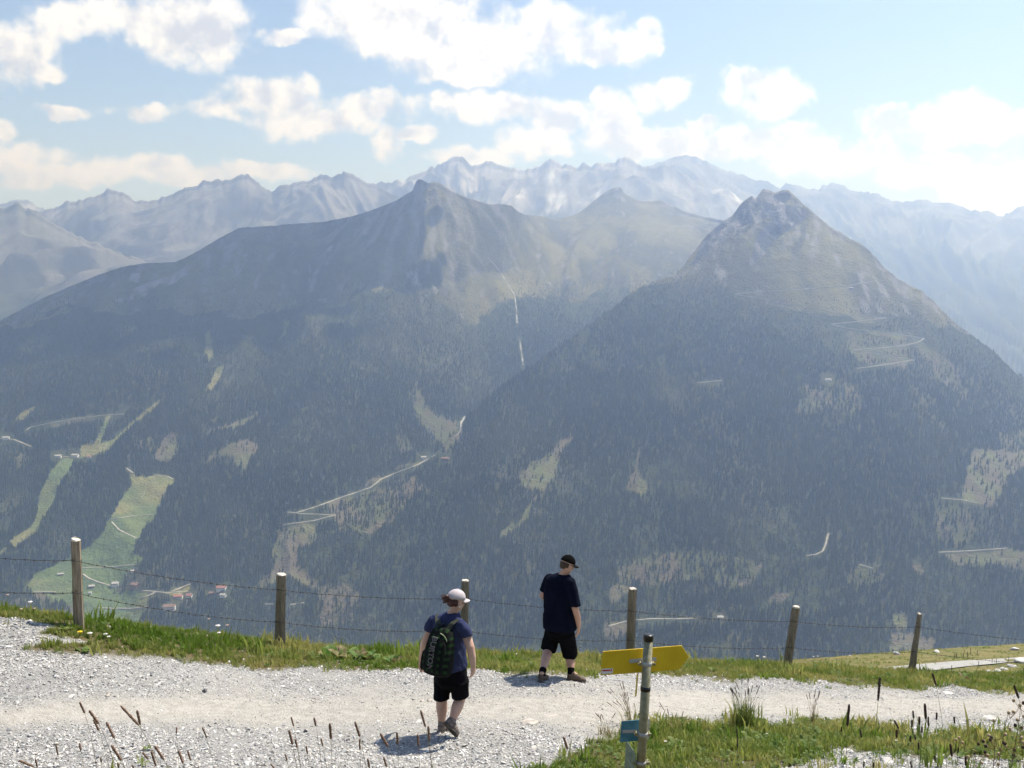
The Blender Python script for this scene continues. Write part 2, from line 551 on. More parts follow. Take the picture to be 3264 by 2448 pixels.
CLEARCUT = [
    [(1312, 1262), (1332, 1235), (1352, 1292), (1400, 1330), (1450, 1345), (1478, 1338), (1462, 1395), (1432, 1440), (1385, 1385), (1340, 1345)],
    [(700, 1440), (730, 1410), (790, 1400), (828, 1420), (800, 1460), (790, 1500), (755, 1490), (745, 1460), (700, 1450)],
    [(640, 1482), (690, 1425), (697, 1425), (680, 1460)],
    [(650, 1378), (720, 1352), (800, 1328), (832, 1308), (812, 1342), (770, 1357), (700, 1374)],
    [(545, 1368), (562, 1380), (574, 1430), (530, 1475), (495, 1465), (505, 1430)],
    [(880, 1690), (960, 1665), (1010, 1680), (1000, 1720), (955, 1750), (955, 1800), (1000, 1840), (1025, 1885), (980, 1872), (930, 1840), (880, 1862), (795, 1882), (815, 1862), (868, 1820), (872, 1750)],
    [(1690, 1475), (1740, 1450), (1800, 1400), (1832, 1375), (1795, 1440), (1772, 1500), (1740, 1560), (1690, 1560), (1640, 1540)],
    [(1600, 1685), (1650, 1660), (1700, 1580), (1716, 1578), (1684, 1640), (1640, 1690), (1590, 1712)],
    [(3060, 1600), (3085, 1480), (3108, 1428), (3200, 1430), (3275, 1440), (3275, 1490), (3210, 1520), (3190, 1580), (3160, 1612), (3110, 1602)],
    [(3010, 1772), (3100, 1757), (3290, 1752), (3290, 1818), (3150, 1800), (3060, 1806)],
    [(2455, 1902), (2470, 1888), (2522, 1890), (2500, 1918), (2455, 1926)],
    [(1940, 1872), (1990, 1862), (2040, 1868), (2030, 1885), (1945, 1915), (1932, 1940)],
    [(2905, 1800), (2935, 1800), (2955, 1830), (2930, 1838), (2905, 1815)],
    [(2850, 1960), (2890, 1955), (2895, 1990), (2865, 2010), (2850, 2000)], [(2840, 2015), (2900, 2010), (2990, 2040), (2970, 2080), (2830, 2080)],
    [(1925, 1980), (1990, 1975), (2040, 1985), (1990, 2030), (1930, 2040)],
    [(1990, 1560), (2020, 1500), (2040, 1430), (2052, 1425), (2034, 1500), (2070, 1560), (2040, 1580)],
    [(160, 1350), (230, 1335), (300, 1325), (250, 1350), (170, 1362)],
    [(1345, 1470), (1290, 1480), (1240, 1500), (1285, 1495)],
    [(1160, 1560), (1205, 1505), (1215, 1528)],
    [(2730, 1040), (2790, 1055), (2900, 1072), (2880, 1085), (2780, 1066)],
]
SPARSE = [   # open wood
    [(1305, 1255), (1330, 1220), (1355, 1290), (1400, 1325), (1450, 1340), (1485, 1330), (1470, 1400), (1435, 1455), (1380, 1390), (1330, 1345)],
    [(1258, 1390), (1290, 1383), (1312, 1410), (1290, 1440), (1262, 1425)],
    [(2555, 1235), (2640, 1215), (2750, 1225), (2740, 1300), (2690, 1330), (2640, 1290), (2580, 1330), (2530, 1320)],
    [(1960, 1800), (2100, 1760), (2250, 1755), (2430, 1790), (2400, 1850), (2330, 1880), (2250, 1840), (2100, 1860), (1980, 1860)],
    [(0, 1420), (95, 1450), (70, 1490), (0, 1460)],
    [(1040, 1600), (1200, 1560), (1330, 1520), (1360, 1560), (1280, 1640), (1180, 1700), (1080, 1690)],
    [(2980, 1610), (3080, 1615), (3110, 1700), (3050, 1750), (2990, 1720)],
    [(2690, 1830), (2790, 1790), (2830, 1850), (2730, 1900)],
    [(3180, 1400), (3264, 1370), (3264, 1440), (3190, 1430)],
    [(480, 1440), (430, 1440), (440, 1400), (520, 1390)],
    [(1000, 1880), (1100, 1860), (1160, 1900), (1120, 1990), (1020, 1990)],
    [(2720, 1060), (2900, 1090), (2890, 1170), (2740, 1160), (2690, 1100)],
    [(2900, 1060), (3060, 1180), (3090, 1290), (2980, 1200)],
    [(60, 1900), (140, 1890), (170, 1915), (100, 1935), (0, 1960), (0, 1920)],
    [(170, 1960), (240, 1930), (260, 1990), (180, 2020)],
]
TREELINE_L = [(-500, 1120), (0, 1045), (250, 985), (420, 975), (600, 1000), (760, 1000), (900, 985), (1050, 985), (1150, 935), (1250, 930), (1330, 925), (1430, 985), (1520, 1040), (1600, 960), (1700, 940), (1800, 960), (1950, 930), (2100, 900), (3600, 900)]
TREELINE_R = [(600, 800), (1900, 960), (2030, 915), (2200, 905), (2350, 925), (2500, 985), (2700, 1010), (2850, 1010), (2950, 1040), (3050, 1030), (3150, 1080), (3264, 1180), (3700, 1500)]
ROADS = {
    "forest_road": [
        [(1388, 1450), (1330, 1482), (1260, 1508), (1215, 1527), (1180, 1555), (1090, 1585), (1000, 1618), (940, 1636)],
        [(918, 1633), (960, 1638), (1068, 1642), (1000, 1660), (903, 1673)],
        [(2795, 895), (2690, 912), (2500, 925), (2345, 936)],
        [(2345, 937), (2500, 966), (2600, 985), (2700, 1004), (2825, 1013)],
        [(2825, 1014), (2740, 1024), (2648, 1033)],
        [(2648, 1034), (2700, 1046), (2800, 1058), (2900, 1070), (2945, 1079), (2930, 1090), (2890, 1100), (2800, 1110), (2720, 1115)],
        [(2720, 1117), (2800, 1128), (2912, 1147), (2850, 1158), (2730, 1175)],
        [(85, 1372), (95, 1362), (150, 1350), (230, 1336), (350, 1322), (395, 1319)],
        [(1940, 1996), (2000, 1980), (2080, 1973), (2150, 1974), (2230, 1970)],
        [(3000, 1588), (3060, 1593), (3112, 1604)],
        [(2992, 1761), (3100, 1756), (3210, 1748)],
        [(2222, 1220), (2300, 1213)],
        [(2570, 1772), (2600, 1768), (2622, 1758), (2632, 1735), (2640, 1700)],
        [(2740, 1800), (2785, 1813)],
        [(845, 1926), (870, 1926)], [(925, 1928), (970, 1922)],
        [(0, 1398), (45, 1402), (100, 1424)],
    ],
    "farm_track": [
        [(404, 1494), (424, 1508)], [(494, 1515), (530, 1518), (554, 1529)],
        [(355, 1655), (420, 1645), (490, 1641)], [(356, 1664), (380, 1690), (410, 1705), (436, 1716)],
        [(262, 1811), (350, 1808), (430, 1800)], [(264, 1830), (285, 1845), (310, 1855), (370, 1873)],
        [(455, 1883), (490, 1886), (530, 1890), (600, 1886)], [(607, 1862), (545, 1886)], [(500, 1886), (470, 1900), (450, 1906)],
        [(310, 1938), (360, 1940), (420, 1940), (470, 1934)], [(105, 1886), (180, 1888)], [(200, 1455), (255, 1461)],
    ],
}

# --- materials of the far terrain
def terrain_material(name, near=True):
    m, t, b = material(name, (0.1, 0.1, 0.1), 0.95, 0.05)
    at_ = t.new("ShaderNodeAttribute"); at_.attribute_name = "cover"
    tcn = t.new("ShaderNodeTexCoord")
    n1 = t.noise(tcn.outputs["Object"], 0.02 if near else 0.006, 6, 0.65)
    n2 = t.noise(tcn.outputs["Object"], 0.09 if near else 0.03, 4, 0.6)
    f = t.math('ADD', t.math('MULTIPLY', n1, 0.9), t.math('MULTIPLY', n2, 0.7))
    f = t.range(f, 0.5, 1.1, 0.62 if near else 0.82, 1.38 if near else 1.18, False)
    cmbn = t.new("ShaderNodeCombineXYZ")
    for i in range(3):
        t.l.new(f, cmbn.inputs[i])
    t.l.new(t.mix(1.0, at_.outputs["Color"], cmbn.outputs[0], 'MULTIPLY'), b.inputs["Base Color"])
    bp = t.new("ShaderNodeBump"); bp.inputs["Strength"].default_value = 0.8 if near else 0.35
    bp.inputs["Distance"].default_value = 14.0 if near else 40.0
    t.l.new(f, bp.inputs["Height"]); t.l.new(bp.outputs[0], b.inputs["Normal"])
    return m


M_TERR = terrain_material("mountain_ground")
M_FAR = terrain_material("far_rock", False)
ALP, HEATH, ROCK, FLOOR, MEAD, CUT = (np.array(c) for c in ((0.155, 0.145, 0.07), (0.075, 0.075, 0.045), (0.215, 0.205, 0.195), (0.045, 0.055, 0.028), (0.10, 0.14, 0.055), (0.115, 0.10, 0.07)))


def lerp(a, b, f):
    f = np.clip(f, 0, 1)[..., None]
    return a * (1 - f) + b * f


def treeline(side, px):
    c = np.array(TREELINE_L if side == 'L' else TREELINE_R, float)
    return np.interp(px, c[:, 0], c[:, 1])


def cover(side, X, Y, z, ic):
    u = X / Y; t = z / Y
    px, py = unpix(u, t)
    wob = 26 * fbm(X / 60, Y / 60, 3, 71)
    tl = treeline(side, px) + 70 * fbm(X / 130, Y / 130, 3, 77)
    n1 = fbm(X / 160, Y / 400, 4, 81)
    n2 = fbm(X / 45, Y / 90, 3, 85)
    steep = np.abs(np.gradient(z, axis=1) / np.maximum(np.abs(np.gradient(X, axis=1)), 1))
    col = np.zeros(X.shape + (3,)) + ALP
    col = lerp(col, HEATH, 0.5 + 3.0 * n1)
    col = lerp(col, ROCK, (n2 - 0.10) * 5 + (steep - 0.7) * 1.2)
    dcr = np.abs(Y - Y[ic][None, :])
    col = lerp(col, ROCK * 0.8, np.exp(-dcr / 60) * (0.3 + 4 * n2))
    for cx_, cy_, r1_ in (((1370, 500, 520),) if side == 'L' else ((2560, 500, 380),)):
        rad = np.hypot(px - cx_, py - cy_); ang = np.arctan2(px - cx_, py - cy_ + 60) + 0.25 * fbm(X / 210, Y / 330, 3, 335)
        st_ = fbm(ang * 16 + 0.6 * n1, rad / 260, 4, 333) * np.clip((r1_ - rad) / 120, 0, 1)
        col = lerp(col, ROCK * 1.1, np.clip((st_ - 0.08) * 3.2, 0, .55))
        col = lerp(col, HEATH * 0.8, np.clip((-st_ - 0.05) * 4, 0, .8))
    if side == 'R':  # dark cliffs: shade on the rock faces painted into the ground colour
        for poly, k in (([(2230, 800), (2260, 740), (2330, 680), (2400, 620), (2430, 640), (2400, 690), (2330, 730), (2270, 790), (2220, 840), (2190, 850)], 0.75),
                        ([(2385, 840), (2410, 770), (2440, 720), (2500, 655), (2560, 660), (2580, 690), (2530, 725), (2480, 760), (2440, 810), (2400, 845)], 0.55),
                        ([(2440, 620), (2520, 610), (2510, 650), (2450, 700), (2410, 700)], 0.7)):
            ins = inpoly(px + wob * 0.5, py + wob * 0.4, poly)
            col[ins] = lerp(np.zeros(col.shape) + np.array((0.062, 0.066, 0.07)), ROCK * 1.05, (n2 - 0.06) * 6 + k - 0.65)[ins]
    else:
        ins = inpoly(px + wob, py, [(1270, 880), (1330, 860), (1370, 1010), (1330, 1040), (1290, 1000)])
        col[ins] = lerp(col, ROCK * 1.2, n2 * 4 + 0.5)[ins]
        ins = inpoly(px + wob, py, [(365, 960), (430, 920), (480, 900), (600, 850), (590, 880), (470, 945), (390, 965)]) | inpoly(px, py, [(410, 870), (450, 870), (440, 900), (415, 895)])
        col[ins] = lerp(col, ROCK * 1.25, n2 * 4 + 0.7)[ins]
    below = py > tl
    col = np.where(below[..., None], lerp(np.zeros(col.shape) + FLOOR, np.zeros(col.shape) + HEATH, n1 * 3), col)
    for poly in MEADOW:
        ins = inpoly(px + wob * 0.25, py + wob * 0.2, poly)
        dry = np.clip(0.35 + 2.4 * fbm(X / 210, Y / 160, 3, 91) + (1750 - py) / 900, 0, 1)
        col[ins] = lerp(np.zeros(col.shape) + MEAD, np.array((0.19, 0.18, 0.075)), dry)[ins]
    for poly in CLEARCUT:
        ins = inpoly(px + wob * 0.9, py + wob * 0.7, poly)
        col[ins] = lerp(np.zeros(col.shape) + CUT, np.array((0.12, 0.13, 0.06)), n2 * 3 + 0.4)[ins]
    for poly in SPARSE:
        ins = inpoly(px + wob * 1.2, py + wob * 1.0, poly)
        col[ins] = lerp(np.zeros(col.shape) + np.array((0.085, 0.095, 0.045)), CUT, n2 * 4 + 0.3)[ins]
    return col


def build_massif(name, side, *args, **kw):
    V, Fc, us, X, Y, z, ic = massif(side, *args, **kw)
    me = mesh_np(name, V, Fc, [M_TERR])
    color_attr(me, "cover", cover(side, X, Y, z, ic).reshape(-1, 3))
    return struct(link(name, me))


build_massif("mountain_left", 'L', [L_foot, L_4, L_3, L_2, L_1, LC], -0.62, 0.62, 720, [26, 50, 66, 50, 66], [(260, -150), (900, -520), (1500, -500)], 3, cw=0.6, gully=1.9, ribs=[(1370, 500, 30, 560, 38), (1100, 560, 60, 600, 26)], crags=[(1345, 610, 90, 70, 40), (1960, 625, 80, 50, 60)])
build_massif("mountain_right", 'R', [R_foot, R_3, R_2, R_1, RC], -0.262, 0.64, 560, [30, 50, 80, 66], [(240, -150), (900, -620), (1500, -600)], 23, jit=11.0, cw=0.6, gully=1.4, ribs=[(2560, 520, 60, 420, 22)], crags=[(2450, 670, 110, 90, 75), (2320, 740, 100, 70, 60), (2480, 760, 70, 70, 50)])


def col_height(side, u, Y):
    """ground height of a massif at (u, Y) from its nearest columns"""
    m = MASSIF[side]
    f = (u - m["us"][0]) / (m["us"][1] - m["us"][0])
    i = np.clip(np.round(f).astype(int), 0, m["nc"] - 1)
    out = np.full(np.shape(u), -1e5)
    ok = (f >= 0) & (f <= m["nc"] - 1)
    for k in np.unique(i[ok]):
        s = ok & (i == k)
        out[s] = np.interp(Y[s], m["Y"][:, k], m["z"][:, k], left=-1e5, right=-1e5)
    return out


def drape(px, py):
    """the point of the far slope behind a pixel (nearest hit of the two massifs)"""
    u, t = pix(px, py)
    best = None
    for side in ('R', 'L'):
        m = MASSIF[side]
        f = (u - m["us"][0]) / (m["us"][1] - m["us"][0])
        if f < 0 or f > m["nc"] - 1.001:
            continue
        i = int(f); a = f - i
        Yc = m["Y"][:, i] * (1 - a) + m["Y"][:, i + 1] * a
        zc = m["z"][:, i] * (1 - a) + m["z"][:, i + 1] * a
        tt = np.maximum.accumulate(zc / Yc)
        k = int(np.argmax(tt >= t))
        if tt[k] < t or k == 0:
            continue
        g = (t - tt[k - 1]) / max(tt[k] - tt[k - 1], 1e-9)
        Yh = Yc[k - 1] + (Yc[k] - Yc[k - 1]) * g
        zh = zc[k - 1] + (zc[k] - zc[k - 1]) * g
        if best is None or Yh < best[1]:
            best = (u * Yh, Yh, zh)
    return best


# --- farther ranges
FAR = [
    ("range_far_left", [[(-400, 700, 9000), (0, 662, 9000), (32, 658), (55, 641), (70, 652), (90, 664), (130, 688), (180, 715), (260, 755), (330, 780), (450, 830), (620, 880), (900, 940)],
                        [(-400, 1150, 7000), (900, 1150, 7000)]], -0.6, -0.18, 220, 9000, (0.12, 0.115, 0.10)),
    ("range_behind_left", [[(-400, 690, 11000), (-100, 660), (40, 668), (140, 668), (180, 655), (215, 641), (226, 643), (270, 634), (300, 625), (326, 609), (340, 602), (362, 606), (380, 609), (405, 625), (425, 640), (440, 635), (455, 637), (478, 642), (500, 640), (520, 628), (560, 615), (588, 597), (594, 601), (604, 594), (615, 594), (640, 582),
                            (652, 571), (668, 577), (700, 570), (738, 567), (758, 553), (775, 548), (790, 552), (820, 580), (850, 606), (866, 606), (900, 586), (950, 578), (990, 570), (1005, 558), (1022, 551), (1060, 560), (1082, 547), (1096, 539), (1125, 549), (1160, 575), (1180, 580), (1300, 640), (1500, 700)],
                           [(-400, 1000, 8800), (1500, 1000, 8800)]], -0.6, 0.02, 420, 11000, (0.15, 0.145, 0.135)),
    ("range_snowy", [[(900, 640, 13500), (1150, 588), (1190, 578), (1255, 577), (1300, 565), (1340, 548), (1380, 530), (1420, 517), (1445, 499), (1470, 498), (1490, 512), (1502, 522), (1530, 518), (1564, 514), (1600, 530), (1635, 529), (1665, 540), (1700, 537), (1730, 517), (1750, 505), (1770, 507), (1790, 520), (1802, 517), (1830, 528), (1845, 528), (1860, 522), (1885, 527),
                      (1895, 516), (1930, 520), (1965, 515), (1968, 504), (1990, 493), (2000, 502), (2015, 504), (2045, 527), (2080, 530), (2120, 520), (2145, 521), (2165, 538), (2190, 560), (2215, 575), (2240, 582), (2265, 600), (2300, 603), (2320, 600), (2345, 620), (2368, 640), (2450, 700), (2600, 760)],
                     [(900, 950, 10500), (2600, 950, 10500)]], -0.22, 0.27, 420, 13500, (0.21, 0.205, 0.20)),
    ("range_hazy_right", [[(1900, 620, 15500), (2060, 535), (2090, 522), (2130, 508), (2190, 490), (2230, 498), (2280, 525), (2340, 552), (2400, 568), (2450, 578), (2470, 592), (2486, 598), (2508, 581), (2540, 592), (2570, 603), (2610, 603), (2620, 586), (2636, 592), (2650, 579), (2672, 582), (2700, 600), (2735, 612), (2765, 608), (2800, 618), (2840, 634), (2880, 646), (2910, 640),
                           (2935, 631), (2960, 636), (2990, 645), (3040, 646), (3080, 664), (3110, 672), (3145, 669), (3185, 682), (3215, 680), (3240, 664), (3264, 656), (3400, 690), (3800, 740)],
                          [(1900, 1250, 8500), (3800, 1250, 8500)]], 0.06, 0.66, 420, 15000, (0.15, 0.15, 0.13)),
    ("peak_distant", [[(-100, 690, 15500), (20, 650), (45, 638), (70, 631), (85, 634), (110, 648), (140, 664), (200, 700), (300, 760)], [(-100, 900, 13500), (300, 900, 13500)]], -0.52, -0.38, 90, 15500, (0.25, 0.24, 0.22)),
]
for k, (nm, (crest, foot), u0, u1, nc, Yd, colr) in enumerate(FAR):
    cr = fill_Y(crest)
    mid = [(p[0], p[1] + 0.42 * (foot[0][1] - p[1]) + 20 * math.sin(p[0] * 0.011), p[2] * 0.5 + 0.5 * foot[0][2]) for p in cr]
    V, Fc, us, X, Y, z, ic = massif("F%d" % k, [foot, mid, cr], u0, u1, nc, [40, 60], [(500, -320), (1500, -900)], 40 + 7 * k, amp=2.8, jit=24.0, sm=30, gully=3.0, cw=1.3)
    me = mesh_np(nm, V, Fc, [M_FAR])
    n1 = fbm(X / 420, Y / 900, 4, 60 + k)
    col = np.zeros(X.shape + (3,)) + np.array(colr)
    col = lerp(col, np.array((0.10, 0.10, 0.07)), 0.3 + 3 * n1)
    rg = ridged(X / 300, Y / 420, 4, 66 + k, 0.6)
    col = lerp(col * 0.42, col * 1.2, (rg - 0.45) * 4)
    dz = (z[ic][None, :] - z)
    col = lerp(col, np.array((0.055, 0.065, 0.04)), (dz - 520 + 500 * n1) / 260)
    if nm == "range_snowy":
        sn = fbm(X / 260, Y / 500, 4, 99)
        col = lerp(col, np.array((0.34, 0.33, 0.32)), (sn - 0.04) * 5)
        col = lerp(col, np.array((0.62, 0.63, 0.65)), (sn - 0.25) * 12)
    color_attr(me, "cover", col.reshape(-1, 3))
    struct(link(nm, me))

# --- haze: the air of the valley
hz_m = bpy.data.materials.new("haze")
hz_m.use_nodes = True
t = NT(hz_m.node_tree); t.n.clear()
pv = t.new("ShaderNodeVolumePrincipled")
pv.inputs["Color"].default_value = HAZE_COLOR
pv.inputs["Absorption Color"].default_value = (1, 1, 1, 1)     # clear air: it scatters and swallows nothing
pv.inputs["Density"].default_value = HAZE_DENSITY
pv.inputs["Anisotropy"].default_value = HAZE_G
ho = t.new("ShaderNodeOutputMaterial"); t.l.new(pv.outputs[0], ho.inputs["Volume"])
bm = bmesh.new()
bmesh.ops.create_cube(bm, size=1.0)
me = bpy.data.meshes.new("haze"); bm.to_mesh(me); bm.free()
hz = link("haze", me, mat=hz_m)
hz.scale = (28000, 20000, 3420)
hz.location = (0, 9000, 190)
stuff(hz, "pale blue haze filling the valley air", "haze")

# ------------------------------------------------------------------ roads on the far slopes
M_ROAD = noisy("track_gravel", (0.28, 0.26, 0.22), (0.40, 0.375, 0.33), 0.05, 0.95, 0.1)
M_STREAM = noisy("stream_bed", (0.28, 0.275, 0.27), (0.46, 0.46, 0.45), 0.05, 0.8, 0.3)


def densify(line, step=7.0):
    out = []
    for (x0, y0), (x1, y1) in zip(line[:-1], line[1:]):
        n = max(1, int(math.hypot(x1 - x0, y1 - y0) / step))
        out += [(x0 + (x1 - x0) * i / n, y0 + (y1 - y0) * i / n) for i in range(n)]
    return out + [line[-1]]


def ribbon(name, line, width, mat, lift=1.6, jit=0.0):
    pts = [drape(x, y) for x, y in densify(line)]
    pts = [Vector(p) for p in pts if p]
    if len(pts) < 2:
        return None
    V, Fc = [], []
    for i, p in enumerate(pts):
        d = pts[min(i + 1, len(pts) - 1)] - pts[max(i - 1, 0)]
        d.z = 0
        d.normalize()
        s = Vector((-d.y, d.x, 0)) * width * (0.5 + jit * (random.random() - 0.5))
        # the bed is cut level into the slope with a raised shoulder on the downhill side
        V += [p - s + Vector((0, 0, lift)), p + s + Vector((0, 0, lift)), p - s * 1.3 + Vector((0, 0, -4)), p + s * 1.3 + Vector((0, 0, -4))]
        if i:
            a, b = 4 * (i - 1), 4 * i
            Fc += [(a, a + 1, b + 1, b), (a + 2, a, b, b + 2), (a + 1, a + 3, b + 3, b + 1)]
    me = bpy.data.meshes.new(name); me.from_pydata(V, [], Fc); me.materials.append(mat); me.update()
    return struct(link(name, me))


for nm, lines in ROADS.items():
    for ln in lines:
        ribbon(nm, ln, 5.5 if nm == "forest_road" else 5.0, M_ROAD)
STREAM = [[(1556, 822), (1590, 860), (1618, 905), (1640, 940), (1646, 985), (1648, 1030)], [(1656, 1080), (1660, 1110), (1668, 1165)], [(1482, 1328), (1470, 1345), (1468, 1372), (1456, 1388)]]
for ln in STREAM:
    ribbon("mountain_stream", ln, 3.5, M_STREAM, jit=1.2)
ALL_ROADS = [l for ls in ROADS.values() for l in ls] + STREAM

# ------------------------------------------------------------------ forest on the far slopes: one mass of conifers
HOUSES = [  # px, py of the base, length, depth, wall height, turn, wall kind, roof kind, label
    (368, 1865, 20, 14, 7, 0.2, 'white', 'grey', "white farmhouse beside the left fence post, on the upper meadow"),
    (432, 1868, 26, 17, 6, -0.5, 'wood', 'brown', "wooden barn with white gable, right of the upper meadow farmhouse"),
    (292, 1872, 16, 12, 5, 0.4, 'wood', 'grey', "grey-roofed shed directly left of the first fence post"),
    (422, 1822, 9, 8, 4, 0.3, 'white', 'grey', "tiny white hay hut alone on the meadow above the farm"),
    (194, 1832, 18, 9, 3.5, 0.3, 'wood', 'grey', "low wooden barn at the left edge of the green meadow"),
    (288, 1892, 8, 7, 4, 0.1, 'white', 'grey', "small white hut below the farm, left of the first fence post"),
    (568, 1905, 26, 16, 6, 0.1, 'white', 'red', "long red-roofed house left of the lower village track"),
    (604, 1902, 18, 14, 6, -0.2, 'white', 'red', "small red-roofed house beside the long one on the village track"),
    (706, 1878, 28, 16, 7, 0.0, 'white', 'red', "red-roofed house highest up the village track"),
    (678, 1894, 20, 12, 5, 0.1, 'wood', 'brown', "brown-roofed house at the bend of the village track"),
    (712, 1900, 18, 12, 5, -0.3, 'white', 'grey', "white house at the right end of the village"),
    (540, 1938, 34, 18, 7, 0.15, 'white', 'brown', "largest brown-roofed farmhouse, lowest in the meadow above its white yard"),
    (548, 1946, 12, 9, 4, 0.0, 'white', 'red', "white annex in front of the largest farmhouse"),
    (186, 1458, 22, 14, 7, 0.1, 'white', 'grey', "left chalet of the hamlet on the upper ski piste"),
    (240, 1456, 26, 15, 8, -0.1, 'white', 'grey', "middle chalet of the hamlet on the upper ski piste"),
    (284, 1459, 14, 11, 6, 0.2, 'white', 'red', "small right chalet of the hamlet on the upper ski piste"),
    (20, 1400, 24, 14, 8, 0.1, 'white', 'grey', "white house at the left edge of the picture in the woods"),
    (1350, 1462, 20, 14, 7, 0.2, 'white', 'grey', "white hut where the forest road ends in the ravine"),
    (1420, 1468, 26, 14, 9, -0.1, 'wood', 'brown', "dark building in the ravine right of the forest road"),
    (2640, 1213, 24, 10, 5, 0.1, 'white', 'grey', "white building alone in the forest of the right mountain"),
    (2712, 921, 16, 10, 6, 0.0, 'wood', 'grey', "hut below the top hairpin road on the right mountain"),
    (2295, 1972, 16, 12, 6, 0.0, 'white', 'grey', "white house in the forest right of the fourth fence post"),
]
house_px = np.array([(h[0], h[1]) for h in HOUSES], float)
M_TREE, t, b = material("conifer", (0.03, 0.05, 0.03), 0.9, 0.1)
ta = t.new("ShaderNodeAttribute", attribute_type='INSTANCER'); ta.attribute_name = "tint"
t.l.new(t.mix(ta.outputs["Fac"], c4((0.020, 0.034, 0.017)), c4((0.080, 0.092, 0.034))), b.inputs["Base Color"])


def conifer(seed, tiers=3, sides=6):
    r = random.Random(seed); V, Fc = [], []
    for k in range(tiers):
        z0 = 0.04 + 0.26 * k + r.uniform(-.02, .02); z1 = z0 + 0.46 - 0.05 * k if k < tiers - 1 else 1.0
        rad = 0.165 * (1 - 0.26 * k)
        b0 = len(V); a0 = r.uniform(0, 6.28)
        for i in range(sides):
            a = a0 + 6.283 * i / sides; q = rad * r.uniform(0.7, 1.2)
            V.append((q * math.cos(a), q * math.sin(a), z0 + r.uniform(-.04, .04)))
        V.append((r.uniform(-.01, .01), r.uniform(-.01, .01), z1))
        Fc += [(b0 + i, b0 + (i + 1) % sides, b0 + sides) for i in range(sides)]
    b0 = len(V)   # trunk down into the slope
    for zz in (-0.25, 0.3):
        V += [(0.016, 0, zz), (-0.008, 0.014, zz), (-0.008, -0.014, zz)]
    Fc += [(b0, b0 + 1, b0 + 4, b0 + 3), (b0 + 1, b0 + 2, b0 + 5, b0 + 4), (b0 + 2, b0, b0 + 3, b0 + 5)]
    return V, Fc, 0


def broadleaf(seed):
    r = random.Random(seed); V, Fc = [], []
    for k in range(4):
        c = Vector((r.uniform(-.16, .16), r.uniform(-.16, .16), r.uniform(.4, .75))); q = r.uniform(.18, .27)
        bm = bmesh.new(); bmesh.ops.create_icosphere(bm, subdivisions=1, radius=q)
        b0 = len(V)
        V += [tuple(v.co * r.uniform(.8, 1.2) + c) for v in bm.verts]
        Fc += [tuple(b0 + v.index for v in f.verts) for f in bm.faces]; bm.free()
    return V, Fc, 0


def forest_points(side, spacing):
    m = MASSIF[side]
    X, Y, z, ic = m["X"], m["Y"], m["z"], m["ic"]
    dX = np.abs(X[:-1, 1:] - X[:-1, :-1]); dY = Y[1:, :-1] - Y[:-1, :-1]
    area = dX * np.abs(dY); area[ic + 4:] = 0
    cnt = rng.poisson(area / spacing ** 2)
    r, c = np.nonzero(cnt)
    rep = cnt[r, c]; r = np.repeat(r, rep); c = np.repeat(c, rep)
    a = rng.random(len(r)); s = rng.random(len(r))

    def bil(A):
        return (A[r, c] * (1 - a) + A[r, c + 1] * a) * (1 - s) + (A[r + 1, c] * (1 - a) + A[r + 1, c + 1] * a) * s
    x, y, h = bil(X), bil(Y), bil(z)
    px, py = unpix(x / y, h / y)
    ok = (px > -120) & (px < 3384) & (py < 2120) & (py > 820)
    x, y, h, px, py = x[ok], y[ok], h[ok], px[ok], py[ok]
    tl = treeline(side, px) + 70 * fbm(x / 130, y / 130, 3, 77)
    keepp = np.clip((py - tl + 70) / 190, 0, 1) ** 1.2
    thin = fbm(x / 150, y / 260, 3, 131)
    keepp = keepp * np.clip(1.0 + 3.0 * (thin + 0.06), 0.22, 1.0)
    wob = 26 * fbm(x / 60, y / 60, 3, 71)
    for poly in MEADOW:
        keepp[inpoly(px + wob * 0.25, py + wob * 0.2 - 3, poly)] = 0.0
    for poly in CLEARCUT:
        keepp[inpoly(px + wob * 0.9, py + wob * 0.7 - 4, poly)] *= 0.10
    for poly in SPARSE:
        keepp[inpoly(px + wob * 1.2, py + wob * 1.0, poly)] *= 0.42
    for ln in ALL_ROADS:
        x0 = min(p[0] for p in ln) - 20; x1 = max(p[0] for p in ln) + 20
        y0 = min(p[1] for p in ln) - 20; y1 = max(p[1] for p in ln) + 30
        s_ = np.nonzero((px > x0) & (px < x1) & (py > y0) & (py < y1))[0]
        if len(s_):
            d = np.minimum(np.minimum(linedist(px[s_], py[s_], ln), linedist(px[s_], py[s_] - 7, ln)), linedist(px[s_], py[s_] - 13, ln))
            keepp[s_[d < 5.5]] = 0
    for hx, hy in house_px:
        keepp[(np.abs(px - hx) < 24) & (py > hy - 22) & (py < hy + 18)] = 0
    if side == 'L':
        zr = col_height('R', x / y, y)
        keepp[zr > h + 2] = 0
    k = rng.random(len(px)) < keepp
    return x[k], y[k], h[k], px[k], py[k], tl[k]


